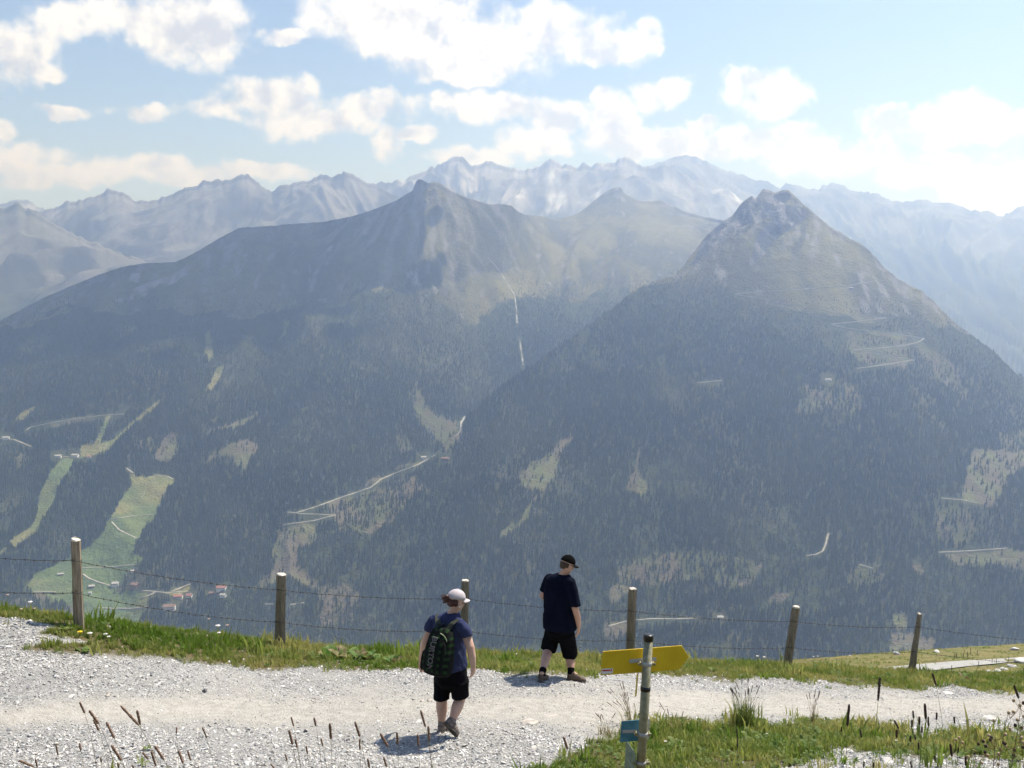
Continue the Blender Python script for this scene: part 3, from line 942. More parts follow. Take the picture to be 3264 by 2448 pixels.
P = [forest_points('L', 8.7), forest_points('R', 8.7)]
x, y, h, px, py, tl = (np.concatenate([p[i] for p in P]) for i in range(6))
N = len(x)
print("trees", N)
size = (12.5 + 8.5 * np.clip((py - tl) / 260, 0, 1)) * rng.uniform(0.65, 1.2, N)
big = fbm(x / 260, y / 260, 3, 141)
brd = rng.random(N) < np.clip(0.03 + 0.5 * (big - 0.12), 0.01, 0.35) * (py > 1450)
pid = np.where(brd, 6 + rng.integers(0, 2, N), rng.integers(0, 6, N))
tint = np.clip(0.22 + 1.5 * big + rng.normal(0, 0.07, N) + 0.35 * brd, 0, 1)
scl = np.stack([size * rng.uniform(.85, 1.25, N)] * 2 + [size], -1)
scl[brd] *= 0.62
rot = np.zeros((N, 3)); rot[:, 2] = rng.uniform(0, 6.28, N)
fo = scatter("forest", [conifer(k) for k in range(6)] + [broadleaf(k) for k in range(2)], np.stack([x, y, h], -1), rot, scl, pid, tint, [M_TREE])
stuff(fo, "dark conifer forest covering the mountain slopes across the valley", "forest")

# ------------------------------------------------------------------ houses in the valley
M_WALLW = noisy("lime_wall", (0.70, 0.68, 0.64), (0.80, 0.78, 0.74), 0.2)
M_WALLD = noisy("dark_timber", (0.14, 0.09, 0.06), (0.22, 0.15, 0.10), 0.4)
M_ROOFS = {'red': noisy("red_roof", (0.26, 0.10, 0.07), (0.34, 0.15, 0.11), 0.4), 'brown': noisy("brown_roof", (0.17, 0.10, 0.07), (0.24, 0.15, 0.11), 0.4), 'grey': noisy("grey_roof", (0.30, 0.29, 0.28), (0.42, 0.41, 0.40), 0.4)}
M_PANE = material("window_glass", (0.03, 0.035, 0.045), 0.15, 0.5)[0]


def pyd(name, V, Fc, mat, parent=None, smooth=False):
    me = bpy.data.meshes.new(name); me.from_pydata([tuple(v) for v in V], [], Fc); me.materials.append(mat)
    if smooth:
        me.polygons.foreach_set("use_smooth", [True] * len(me.polygons))
    me.update()
    return link(name, me, parent)


def boxvf(x0, x1, y0, y1, z0, z1):
    V = [(x0, y0, z0), (x1, y0, z0), (x1, y1, z0), (x0, y1, z0), (x0, y0, z1), (x1, y0, z1), (x1, y1, z1), (x0, y1, z1)]
    return V, [(0, 3, 2, 1), (4, 5, 6, 7), (0, 1, 5, 4), (1, 2, 6, 5), (2, 3, 7, 6), (3, 0, 4, 7)]


def house(px, py, L, D, H, turn, wk, rk, label):
    p = drape(px, py)
    e = empty("farmhouse", p, turn)
    a, d = L / 2, D / 2; rise = D * 0.24
    # plinth reaches into the slope; gable walls carry the ridge
    V = [(-a, -d, -8), (a, -d, -8), (a, d, -8), (-a, d, -8), (-a, -d, H), (a, -d, H), (a, d, H), (-a, d, H), (-a, 0, H + rise), (a, 0, H + rise)]
    pyd("wall", V, [(0, 1, 5, 4), (1, 2, 6, 9, 5), (2, 3, 7, 6), (3, 0, 4, 8, 7)], M_WALLW if wk == 'white' else M_WALLD, e)
    o = 1.4; th = 0.5; s = rise / d
    V = []
    for sx in (-1, 1):
        for yy, zz in ((-d - o, H - o * s), (0, H + rise), (d + o, H - o * s)):
            V += [(sx * (a + o), yy, zz + .15), (sx * (a + o), yy, zz + th + .15)]
    Fc = [(1, 7, 9, 3), (3, 9, 11, 5), (0, 2, 8, 6), (2, 4, 10, 8), (0, 6, 7, 1), (4, 5, 11, 10), (0, 1, 3, 2), (2, 3, 5, 4), (6, 8, 9, 7), (8, 10, 11, 9)]
    r = pyd("roof", V, Fc, M_ROOFS[rk], e)
    V, Fc = boxvf(a * .3, a * .3 + 1.2, d * .2, d * .2 + 1.2, H, H + rise + 2.2)
    pyd("chimney", V, Fc, M_WALLW, r)
    if L >= 16:
        V, Fc = boxvf(-a * .8, a * .8, -d - 1.1, -d - .05, H * .48, H * .48 + 1.2)
        pyd("balcony", V, Fc, M_WALLD, e)
    for k in (-0.6, -0.2, 0.2, 0.6):
        V, Fc = boxvf(a * k - .8, a * k + .8, -d - .06, -d + .3, H * .12, H * .12 + 1.8)
        pyd("window", V, Fc, M_PANE, e)
    tag(e, label, "house", "houses in the valley")
    return e


for hrec in HOUSES:
    house(*hrec)

# ------------------------------------------------------------------ the near ground: bank, gravel track, verge, slope below the fence
ANCH = [(1440, 2335, 11.2), (1770, 2160, 14.2), (252, 2000, 13.7), (893, 2055, 16.2), (1480, 2085, 17.4), (2010, 2100, 18.6), (2510, 2120, 20.2), (2905, 2140, 21.2), (3264, 2155, 22.2),
        (0, 1985, 13.0), (0, 2230, 11.3), (0, 2448, 9.6), (700, 2448, 9.8), (1400, 2448, 10.0), (2000, 2448, 10.0), (2700, 2448, 9.9), (3264, 2448, 9.7), (700, 2200, 13.0), (2300, 2230, 15.2), (2800, 2240, 15.9), (3264, 2255, 16.2), (2300, 2330, 12.6), (3000, 2340, 12.9)]
pts = [at(*a) for a in ANCH]
for X in (-7, -3, 0, 3, 7):
    for Yh, zh in ((8.3, -4.30), (6.6, -3.5), (4.5, -2.5), (2.5, -1.75)):
        pts.append(Vector((X * Yh / 10, Yh, zh)))
A = np.array(pts)
Kd = np.hypot(A[:, None, 0] - A[None, :, 0], A[:, None, 1] - A[None, :, 1])
Km = np.where(Kd > 0, Kd ** 2 * np.log(Kd + 1e-12), 0) + np.eye(len(A)) * 0.05
Pm = np.concatenate([np.ones((len(A), 1)), A[:, :2]], 1)
Mx = np.block([[Km, Pm], [Pm.T, np.zeros((3, 3))]])
Wt = np.linalg.solve(Mx, np.concatenate([A[:, 2], np.zeros(3)]))
POSTS = [(252, 2000, 13.7), (893, 2055, 16.2), (1480, 2085, 17.4), (2010, 2100, 18.6), (2510, 2120, 20.2), (2905, 2140, 21.2)]
pu, _ = pix([p[0] for p in POSTS], [p[1] for p in POSTS])
pY = np.array([p[2] for p in POSTS])
LIP_u = np.concatenate([[-0.8, -0.52], pu, [0.55, 0.85]]); LIP_Y = np.concatenate([[12.4, 13.1], pY, [22.6, 24.0]]) + np.interp(LIP_u, [-0.5, 0.1, 0.3], [0.35, 0.25, 0.05])


def tps(X, Y):
    X = np.asarray(X, float); Y = np.asarray(Y, float)
    out = Wt[-3] + Wt[-2] * X + Wt[-1] * Y
    for i in range(len(A)):
        d = np.hypot(X - A[i, 0], Y - A[i, 1])
        out = out + Wt[i] * np.where(d > 0, d * d * np.log(d + 1e-12), 0)
    return out


def ground_z(X, Y, detail=True):
    X = np.asarray(X, float); Y = np.asarray(Y, float)
    Yl = np.interp(X / np.maximum(Y, 0.1), LIP_u, LIP_Y)
    over = np.maximum(Y - Yl, 0)
    Yi = np.minimum(Y, Yl)
    z = tps(X * np.where(Y > 0, Yi / np.maximum(Y, .1), 1), Yi)
    drop = np.where(over < 2, 0.44 * over + 0.09 * over ** 2, 1.24 + 0.74 * (over - 2))
    drop = np.where(over > 400, 1.24 + 0.74 * 398 + (over - 400) * 0.385, drop)
    z = z - drop
    if detail:
        near = np.exp(-np.maximum(Y - 25, 0) / 20)
        z = z + near * (0.10 * fbm(X / 1.6, Y / 1.6, 3, 201) + 0.035 * fbm(X / 0.3, Y / 0.3, 3, 205))
    return z


def gz(X, Y):
    return float(ground_z(np.array([X]), np.array([Y]))[0])


EDGE_UP = np.array([(-400, 2050), (0, 2050), (70, 2056), (180, 2075), (300, 2090), (450, 2098), (600, 2108), (800, 2118), (900, 2128), (1100, 2134), (1200, 2138), (1350, 2142), (1500, 2140), (1640, 2158), (1800, 2148), (1950, 2150), (2100, 2152), (2250, 2160), (2400, 2168), (2500, 2166), (2700, 2184), (2900, 2192), (3264, 2204), (3700, 2215)], float)
EDGE_LO = np.array([(1500, 2600), (1660, 2475), (1740, 2438), (1850, 2392), (1940, 2335), (2050, 2302), (2150, 2312), (2300, 2316), (2450, 2302), (2560, 2292), (2700, 2312), (2850, 2332), (3000, 2345), (3264, 2352), (3700, 2360)], float)
EDGE_B = np.array([(1500, 3000), (2300, 2640), (2450, 2490), (2600, 2425), (2750, 2402), (2900, 2392), (3050, 2396), (3264, 2410), (3700, 2420)], float)
GRAVEL_L = [[(-300, 1950), (50, 1968), (190, 2000), (110, 2018), (230, 2034), (300, 2050), (160, 2046), (60, 2062), (-300, 2090)]]


def green(X, Y, z):
    """0 gravel ... 1 grass"""
    t = z / Y; u = X / Y
    px, py = unpix(u, t)
    n = fbm(X / 0.5, Y / 0.9, 4, 221)
    wob = 42 * n
    g = 1 / (1 + np.exp((py - np.interp(px, EDGE_UP[:, 0], EDGE_UP[:, 1]) + wob) / 3.5))
    for poly in GRAVEL_L:
        g = np.where(inpoly(px, py + wob * 0.25, poly), 0.05, g)
    lo = 1 / (1 + np.exp(-(py - np.interp(px, EDGE_LO[:, 0], EDGE_LO[:, 1]) + wob * 2.4) / 6))
    bt = 1 / (1 + np.exp((py - np.interp(px, EDGE_B[:, 0], EDGE_B[:, 1]) + wob * 3.0) / 8))
    lo = lo * (px > 1500) * np.maximum(bt, 0.16)
    bank = 1 / (1 + np.exp((Y - 9.0 - n) / 0.2))
    return np.clip(np.maximum(np.maximum(g, lo), bank), 0, 1), px, py


WHEEL = np.array([(-300, 2285), (0, 2285), (500, 2262), (900, 2262), (1400, 2262), (1700, 2262), (2000, 2262), (2400, 2246), (3264, 2256), (3700, 2256)], float)


def compact(px, py, X, Y):
    """1 where wheels have pressed the track to beige dust"""
    c = np.interp(px, WHEEL[:, 0], WHEEL[:, 1])
    wdt = np.interp(px, [0, 1200, 1900, 2600, 3264], [36, 62, 62, 42, 42])
    return np.clip(1.25 * np.exp(-((py - c) / wdt) ** 2) + 1.0 * fbm(X / 0.9, Y / 0.9, 3, 231), 0, 1)


ncol, us = 460, np.linspace(-0.8, 0.85, 460)
Yrow = np.concatenate([np.geomspace(2.2, 8.5, 50), np.linspace(8.6, 24, 330), np.geomspace(24.3, 60, 24), np.geomspace(65, 2760, 46)])
Xg = us[None, :] * Yrow[:, None]; Yg = np.repeat(Yrow[:, None], ncol, 1)
Zg = ground_z(Xg, Yg)
G, PX, PY = green(Xg, Yg, Zg)
CM = compact(PX, PY, Xg, Yg)
me = mesh_np("ground", np.stack([Xg, Yg, Zg], -1).reshape(-1, 3), grid_faces(len(Yrow), ncol))
color_attr(me, "mask", np.stack([G, CM, np.zeros_like(G)], -1).reshape(-1, 3))
M_GROUND, t, b = material("gravel_and_soil", (0.4, 0.4, 0.4), 0.95, 0.15)
at_ = t.new("ShaderNodeAttribute"); at_.attribute_name = "mask"
sp_ = t.new("ShaderNodeSeparateColor"); t.l.new(at_.outputs["Color"], sp_.inputs[0])
tcn = t.new("ShaderNodeTexCoord"); oc = tcn.outputs["Object"]
n1 = t.noise(oc, 55, 4, 0.7); n2 = t.noise(oc, 9, 4, 0.6); n3 = t.noise(oc, 1.2, 3, 0.5)
vor = t.new("ShaderNodeTexVoronoi"); vor.inputs["Scale"].default_value = 34; t.l.new(oc, vor.inputs["Vector"])
peb = t.mix(t.range(vor.outputs["Color"], 0.1, 0.9), c4((0.27, 0.265, 0.255)), c4((0.48, 0.475, 0.46)))
peb = t.mix(t.range(n1, 0.35, 0.62), c4((0.17, 0.17, 0.17)), peb)
dust = t.mix(t.range(n2, 0.35, 0.65), c4((0.36, 0.335, 0.295)), c4((0.47, 0.44, 0.395)))
dust = t.mix(t.math('MULTIPLY', t.range(n1, 0.52, 0.68), 0.7), dust, c4((0.34, 0.33, 0.32)))
grv = t.mix(t.math('MULTIPLY', sp_.outputs[1], 0.82), peb, dust)
soil = t.mix(t.range(n3, 0.4, 0.6), c4((0.085, 0.095, 0.03)), c4((0.15, 0.12, 0.06)))
soil = t.mix(t.range(n1, 0.4, 0.7), soil, c4((0.06, 0.055, 0.03)))
t.l.new(t.mix(sp_.outputs[0], grv, soil), b.inputs["Base Color"])
bp = t.new("ShaderNodeBump"); bp.inputs["Strength"].default_value = 0.9; bp.inputs["Distance"].default_value = 0.02
t.l.new(t.math('ADD', n1, t.math('MULTIPLY', vor.outputs["Distance"], -0.6)), bp.inputs["Height"]); t.l.new(bp.outputs[0], b.inputs["Normal"])
me.materials.append(M_GROUND)
struct(link("ground", me))


def sample_ground(n, x0, x1, y0, y1):
    """points uniform over the ground in the camera's wedge"""
    Y = np.sqrt(rng.uniform(y0 * y0, y1 * y1, n)); u = rng.uniform(x0, x1, n)
    X = u * Y
    Z = ground_z(X, Y)
    return X, Y, Z


# loose gravel
def pebble(seed):
    r = random.Random(seed)
    bm = bmesh.new()
    for _ in range(11):
        v = Vector((r.gauss(0, 1), r.gauss(0, 1), r.gauss(0, 1))).normalized()
        bm.verts.new((v.x * 0.5, v.y * 0.5 * r.uniform(.6, .95), v.z * 0.5 * 0.6))
    res = bmesh.ops.convex_hull(bm, input=bm.verts)
    for v in [v for v in bm.verts if not v.link_faces]:
        bm.verts.remove(v)
    bm.verts.index_update()
    out = ([tuple(v.co) for v in bm.verts], [tuple(v.index for v in f.verts) for f in bm.faces], 0)
    bm.free()
    return out


M_STONE, t, b = material("gravel_stone", (0.5, 0.5, 0.5), 0.8, 0.3)
ta = t.new("ShaderNodeAttribute", attribute_type='INSTANCER'); ta.attribute_name = "tint"
cr = t.new("ShaderNodeValToRGB"); t.l.new(ta.outputs["Fac"], cr.inputs[0])
els = cr.color_ramp.elements
els[0].position = 0.0; els[0].color = (0.13, 0.13, 0.14, 1)
els[1].position = 1.0; els[1].color = (0.74, 0.73, 0.71, 1)
for p_, c_ in ((0.18, (0.27, 0.27, 0.28, 1)), (0.45, (0.45, 0.44, 0.43, 1)), (0.62, (0.52, 0.48, 0.43, 1)), (0.8, (0.60, 0.59, 0.57, 1))):
    e_ = els.new(p_); e_.color = c_
tcn = t.new("ShaderNodeTexCoord")
nn = t.noise(tcn.outputs["Object"], 2.5, 3, 0.6)
t.l.new(t.mix(t.range(nn, 0.3, 0.7, 0.0, 0.35), cr.outputs[0], c4((0.36, 0.35, 0.34))), b.inputs["Base Color"])
X, Y, Z = sample_ground(560000, -0.60, 0.60, 9.2, 23)
g, px, py = green(X, Y, Z)
cmp_ = compact(px, py, X, Y)
clump = np.clip(0.62 + 1.5 * fbm(X / 0.6, Y / 0.6, 3, 241), 0.1, 1)
keep = rng.random(len(X)) < (1 - 0.96 * g) * (1 - 0.74 * cmp_) * clump
X, Y, Z, cmp_ = X[keep], Y[keep], Z[keep], cmp_[keep]
N = len(X); print("stones", N)
s = np.exp(rng.normal(math.log(0.0205), 0.42, N)); s = np.clip(s, 0.010, 0.085) * (1 - 0.45 * cmp_)
scl = np.stack([s * rng.uniform(.8, 1.5, N), s * rng.uniform(.7, 1.2, N), s * rng.uniform(.6, 1.1, N)], -1)
rot = np.stack([rng.normal(0, .35, N), rng.normal(0, .35, N), rng.uniform(0, 6.28, N)], -1)
tint = np.clip(rng.normal(0.57, 0.27, N), 0, 1)
go = scatter("gravel", [pebble(k) for k in range(8)], np.stack([X, Y, Z + s * 0.12], -1), rot, scl, rng.integers(0, 8, N), tint, [M_STONE])
stuff(go, "loose light grey gravel strewn over the track", "gravel")


# grass of the verges
def leafmat(name, a, bcol, trans=0.35, attr=True):
    m = bpy.data.materials.new(name); m.use_nodes = True
    t = NT(m.node_tree); t.n.clear()
    if attr:
        ta = t.new("ShaderNodeAttribute", attribute_type='INSTANCER'); ta.attribute_name = "tint"
        f = ta.outputs["Fac"]
    else:
        tcn = t.new("ShaderNodeTexCoord"); f = t.range(t.noise(tcn.outputs["Object"], 14, 3, 0.6), 0.35, 0.65)
    c = t.mix(f, c4(a), c4(bcol))
    p = t.new("ShaderNodeBsdfPrincipled"); t.l.new(c, p.inputs["Base Color"])
    p.inputs["Roughness"].default_value = 0.6; p.inputs["Specular IOR Level"].default_value = 0.25
    tr = t.new("ShaderNodeBsdfTranslucent"); t.l.new(c, tr.inputs[0])
    mx = t.new("ShaderNodeMixShader"); mx.inputs[0].default_value = trans
    t.l.new(p.outputs[0], mx.inputs[1]); t.l.new(tr.outputs[0], mx.inputs[2])
    o = t.new("ShaderNodeOutputMaterial"); t.l.new(mx.outputs[0], o.inputs[0])
    return m


def tuft(seed, n=13, h=1.0, spread=0.35, w=0.07):
    r = random.Random(seed); V, Fc = [], []
    for _ in range(n):
        a = r.uniform(0, 6.28); q = spread * math.sqrt(r.random())
        bx, by = q * math.cos(a), q * math.sin(a)
        hh = h * r.uniform(.45, 1.0); lean = r.uniform(.05, .55) * hh; la = r.uniform(0, 6.28)
        dx, dy = math.cos(la), math.sin(la); sx, sy = -dy * w * .5, dx * w * .5
        b0 = len(V)
        V += [(bx - sx, by - sy, -.1), (bx + sx, by + sy, -.1), (bx + dx * lean * .35 - sx * .8, by + dy * lean * .35 - sy * .8, hh * .6), (bx + dx * lean * .35 + sx * .8, by + dy * lean * .35 + sy * .8, hh * .6), (bx + dx * lean, by + dy * lean, hh)]
        Fc += [(b0, b0 + 1, b0 + 3, b0 + 2), (b0 + 2, b0 + 3, b0 + 4)]
    return V, Fc, 0


M_GRASS = leafmat("grass", (0.12, 0.20, 0.022), (0.42, 0.38, 0.13), 0.5)
X, Y, Z = sample_ground(150000, -0.60, 0.60, 8.2, 25)
g, px, py = green(X, Y, Z)
patch = np.clip(0.75 + 1.4 * fbm(X / 0.7, Y / 0.7, 3, 251), 0.12, 1)
keep = rng.random(len(X)) < g ** 1.5 * patch
X, Y, Z, py, px = X[keep], Y[keep], Z[keep], py[keep], px[keep]
N = len(X); print("tufts", N)
hgt = 0.085 * np.exp(rng.normal(0, 0.35, N)) * np.where(rng.random(N) < .035, rng.uniform(1.5, 2.8, N), 1.0) * (1 + 0.7 * np.clip(fbm(X / 0.8, Y / 0.8, 2, 261), -0.4, 1)) * np.where(py > 2260, 0.80, 0.70)
scl = np.stack([hgt * 1.25] * 2 + [hgt], -1)
rot = np.zeros((N, 3)); rot[:, 2] = rng.uniform(0, 6.28, N)
tint = np.clip(0.34 + 1.5 * fbm(X / 1.1, Y / 0.8, 3, 271) + rng.normal(0, .17, N) + 0.14 * (px > 1700), 0, 1)
gr = scatter("grass", [tuft(k) for k in range(6)], np.stack([X, Y, Z], -1), rot, scl, rng.integers(0, 6, N), tint, [M_GRASS])
stuff(gr, "short green and straw coloured grass on both verges of the track", "grass")


# clover and dock leaves between the grass
def rosette(seed, n=8, flat=0.5):
    r = random.Random(seed); V, Fc = [], []
    for k in range(n):
        a = 6.283 * k / n + r.uniform(-.4, .4); ln = r.uniform(.5, 1.0); up = r.uniform(.15, flat)
        dx, dy = math.cos(a), math.sin(a); sx, sy = -dy, dx
        prof = ((0.0, 0.02, 0), (0.3, .17, .5), (0.6, .23, .95), (0.85, .14, 1.0), (1.0, .01, .85))
        b0 = len(V)
        for q, wd, hz_ in prof:
            for s_ in (-1, 1):
                V.append((dx * q * ln + sx * wd * s_ * ln, dy * q * ln + sy * wd * s_ * ln, up * hz_ * ln + 0.05 * abs(s_) * wd))
        for i in range(4):
            Fc.append((b0 + 2 * i, b0 + 2 * i + 1, b0 + 2 * i + 3, b0 + 2 * i + 2))
    return V, Fc, 0


M_CLOVER = leafmat("clover_leaf", (0.08, 0.145, 0.025), (0.24, 0.28, 0.085), 0.42)
X, Y, Z = sample_ground(42000, -0.60, 0.60, 8.6, 24)
g, px, py = green(X, Y, Z)
pr = np.where(py > 2230, 0.8, 0.16) * np.clip(0.55 + 2.6 * fbm(X / 0.6, Y / 0.6, 3, 281), 0, 1)
keep = rng.random(len(X)) < g * pr
X, Y, Z = X[keep], Y[keep], Z[keep]
N = len(X); print("rosettes", N)
s = 0.048 * np.exp(rng.normal(0, .38, N))
rot = np.stack([rng.normal(0, .15, N), rng.normal(0, .15, N), rng.uniform(0, 6.28, N)], -1)
cl = scatter("ground_cover", [rosette(k, 7 + k % 3, 0.5 + 0.1 * k) for k in range(5)], np.stack([X, Y, Z + 0.02], -1), rot, np.stack([s] * 3, -1), rng.integers(0, 5, N), np.clip(rng.normal(.4, .25, N), 0, 1), [M_CLOVER])
stuff(cl, "low clover and dock leaves among the verge grass", "ground cover")

# ------------------------------------------------------------------ helpers for near things
def hit(px, py, y0=8.0, y1=24.0):
    """the near ground behind a pixel"""
    u, t = pix(px, py)
    Y = np.linspace(y0, y1, 900)
    d = ground_z(float(u) * Y, Y) - float(t) * Y
    k = int(np.argmax(d >= 0)) if (d >= 0).any() else len(Y) - 1
    return Vector((float(u) * Y[k], float(Y[k]), gz(float(u) * Y[k], float(Y[k]))))


def tube_vf(path, radii, sides=6, caps=True, squash=1.0):
    V, Fc = [], []
    path = [Vector(p) for p in path]
    n = len(path)
    if not isinstance(radii, (list, tuple)):
        radii = [radii] * n
    t0 = (path[1] - path[0]).normalized()
    ref = Vector((0, 0, 1)) if abs(t0.z) < 0.9 else Vector((0, 1, 0))
    a = t0.cross(ref).normalized()
    for i, p in enumerate(path):
        tg = (path[min(i + 1, n - 1)] - path[max(i - 1, 0)]).normalized()
        a = (a - tg * a.dot(tg)).normalized(); b = tg.cross(a)
        for k in range(sides):
            q = 6.28318 * k / sides
            V.append(p + (a * math.cos(q) + b * math.sin(q) * squash) * radii[i])
        if i:
            o = (i - 1) * sides
            Fc += [(o + k, o + (k + 1) % sides, o + sides + (k + 1) % sides, o + sides + k) for k in range(sides)]
    if caps:
        Fc.append(tuple(reversed(range(sides)))); Fc.append(tuple((n - 1) * sides + k for k in range(sides)))
    return V, Fc


class MB:
    def __init__(self):
        self.V, self.F = [], []

    def add(self, vf):
        o = len(self.V)
        self.V += [tuple(v) for v in vf[0]]; self.F += [tuple(o + i for i in f) for f in vf[1]]
        return self

    def build(self, name, mat, parent=None, smooth=False):
        return pyd(name, self.V, self.F, mat, parent, smooth)


def local(e, p):
    return Vector(p) - Vector(e.location)


# ------------------------------------------------------------------ meadow spur with a path, beyond the right end of the fence
HC = [(2000, 2150, 190), (2150, 2138, 195), (2300, 2122, 205), (2450, 2106, 215), (2600, 2094, 222), (2700, 2086, 228), (2950, 2066, 245), (3264, 2050, 265), (3700, 2036, 290)]
HM = [(2000, 2180, 165), (2450, 2140, 178), (2700, 2126, 185), (2950, 2116, 190), (3264, 2106, 195), (3700, 2096, 200)]
HF = [(2000, 2330, 95), (3700, 2330, 95)]
usH = np.linspace(0.10, 0.60, 260)
rowsY, rowsZ = [], []
cs = [curve_cols(c, usH, 10) for c in (HF, HM, HC)]
for (Ya, za), (Yb, zb), n in ((cs[0], cs[1], 46), (cs[1], cs[2], 60)):
    for j in range(n):
        rowsY.append(Ya + (Yb - Ya) * j / n); rowsZ.append(za + (zb - za) * j / n)
for j in range(12):
    rowsY.append(cs[2][0] + 6 * j); rowsZ.append(cs[2][1] - 0.25 * j * j - 2.4 * j)
HY, HZ = np.array(rowsY), smooth1(np.array(rowsZ), 5)
HX = usH[None, :] * HY
HZ = HZ + 0.5 * fbm(HX / 14, HY / 10, 4, 301) + 0.22 * (ridged(HX / 9, HY / 2.2, 2, 305) - 0.5)
me = mesh_np("hillside", np.stack([HX, HY, HZ], -1).reshape(-1, 3), grid_faces(len(HY), 260))
M_HILL, t, b = material("hill_pasture", (0.15, 0.15, 0.05), 0.95, 0.1)
tcn = t.new("ShaderNodeTexCoord"); oc = tcn.outputs["Object"]
n1 = t.noise(oc, 0.16, 4, 0.6); n2 = t.noise(oc, 1.3, 4, 0.65)
mp = t.new("ShaderNodeMapping"); mp.inputs["Scale"].default_value = (0.12, 1.0, 1.0); t.l.new(oc, mp.inputs[0])
n3 = t.noise(mp.outputs[0], 0.9, 3, 0.6)
c = t.mix(t.range(n1, 0.35, 0.65), c4((0.10, 0.115, 0.03)), c4((0.20, 0.165, 0.075)))
c = t.mix(t.math('MULTIPLY', t.range(n3, 0.52, 0.66), 0.75), c, c4((0.12, 0.075, 0.045)))
c = t.mix(t.range(n2, 0.5, 0.75, 0, 0.6), c, c4((0.07, 0.085, 0.02)))
t.l.new(c, b.inputs["Base Color"])
me.materials.append(M_HILL)
struct(link("hillside", me))


def hhit(px, py):
    u, t = pix(px, py)
    i = int(np.clip(np.searchsorted(usH, float(u)), 1, 259))
    tt = HZ[:, i] / HY[:, i]
    k = int(np.argmax(tt >= float(t))) if (tt >= float(t)).any() else len(tt) - 14
    return Vector((float(u) * HY[k, i], HY[k, i], HZ[k, i]))


nh = 5200
ih = rng.integers(6, 104, nh); jh = rng.integers(1, 258, nh)
hp = np.stack([HX[ih, jh] + rng.normal(0, .3, nh), HY[ih, jh] + rng.normal(0, .3, nh), HZ[ih, jh] - .03], -1)
hk = fbm(hp[:, 0] / 8, hp[:, 1] / 4, 3, 311) > rng.uniform(-.25, .2, nh)
hp = hp[hk]; nh = len(hp)
ho2 = scatter("pasture_tufts", [tuft(20 + k, 16, 1.0, .5, .09) for k in range(4)], hp, np.stack([np.zeros(nh), np.zeros(nh), rng.uniform(0, 6.28, nh)], -1), np.repeat(rng.uniform(.18, .5, nh)[:, None], 3, 1), rng.integers(0, 4, nh), np.clip(rng.normal(.4, .3, nh), 0, 1), [M_GRASS])
stuff(ho2, "coarse tufts of pasture grass on the far hillside", "grass")

pa, pb = [], []
for (xa, ya), (xb, yb) in (((2630, 2146), (2700, 2162)), ((2720, 2138), (2800, 2154)), ((2820, 2129), (2890, 2146)), ((2920, 2121), (2980, 2138)), ((3040, 2112), (3090, 2127)), ((3160, 2104), (3200, 2115)), ((3290, 2094), (3300, 2102)), ((3420, 2086), (3430, 2093))):
    pa.append(hhit(xa, ya) + Vector((0, 0, .12))); pb.append(hhit(xb, yb) + Vector((0, 0, .12)))
mb = MB(); V = pa + pb; n = len(pa)
mb.add((V, [(i + n, i + n + 1, i + 1, i) for i in range(n - 1)]))
struct(mb.build("path", noisy("path_gravel", (0.27, 0.265, 0.25), (0.36, 0.35, 0.335), 1.5, 0.95, 0.1)))

M_ROCK = noisy("pale_rock", (0.42, 0.40, 0.38), (0.62, 0.60, 0.57), 9.0, 0.85, 0.2, bump=0.4)
M_SLAB = noisy("brown_slab", (0.36, 0.32, 0.28), (0.52, 0.48, 0.43), 14.0, 0.85, 0.2, bump=0.4)


def rock(p, sx, sy, sz, seed, mat, label, group, name="rock"):
    r = random.Random(seed); bm = bmesh.new()
    for _ in range(22):
        v = Vector((r.gauss(0, 1), r.gauss(0, 1), r.gauss(0, 1))).normalized() * r.uniform(.8, 1.05)
        bm.verts.new((v.x * sx, v.y * sy, v.z * sz))
    bmesh.ops.convex_hull(bm, input=bm.verts)
    for v in [v for v in bm.verts if not v.link_faces]:
        bm.verts.remove(v)
    bmesh.ops.bevel(bm, geom=bm.edges[:], offset=min(sx, sy, sz) * 0.16, segments=1, affect='EDGES')
    me = bpy.data.meshes.new(name); bm.to_mesh(me); bm.free()
    me.materials.append(mat)
    o = link(name, me); o.location = p; o.rotation_euler = (r.uniform(-.1, .1), r.uniform(-.1, .1), r.uniform(0, 3))
    return tag(o, label, "rock", group)


for k, (px, py, s, lab) in enumerate([
        (2986, 2080, 0.9, "pale boulder on the far hillside crest right of the last fence post"), (2857, 2087, 0.9, "small pale boulder on the hillside left of the last fence post"),
        (3234, 2073, 1.2, "pale boulder high on the far hillside near the right edge"), (3256, 2116, 1.6, "pale boulder beside the far path at the right edge")]):
    rock(hhit(px, py) + Vector((0, 0, s * .2)), s, s * .8, s * .45, 400 + k, M_ROCK, lab, "boulders on the far hillside")
for k in range(11):
    px, py = 3105 + 13 * k + random.uniform(-3, 3), 2160 - 3.2 * k + random.uniform(-3, 3)
    s = random.uniform(.35, .9)
    rock(hhit(px, py) + Vector((0, 0, s * .2)), s, s * .8, s * .5, 430 + k, M_ROCK, "%s pale stone from the left in the heap below the far path" % "first second third fourth fifth sixth seventh eighth ninth tenth eleventh".split()[k], "stone heap below the far path")

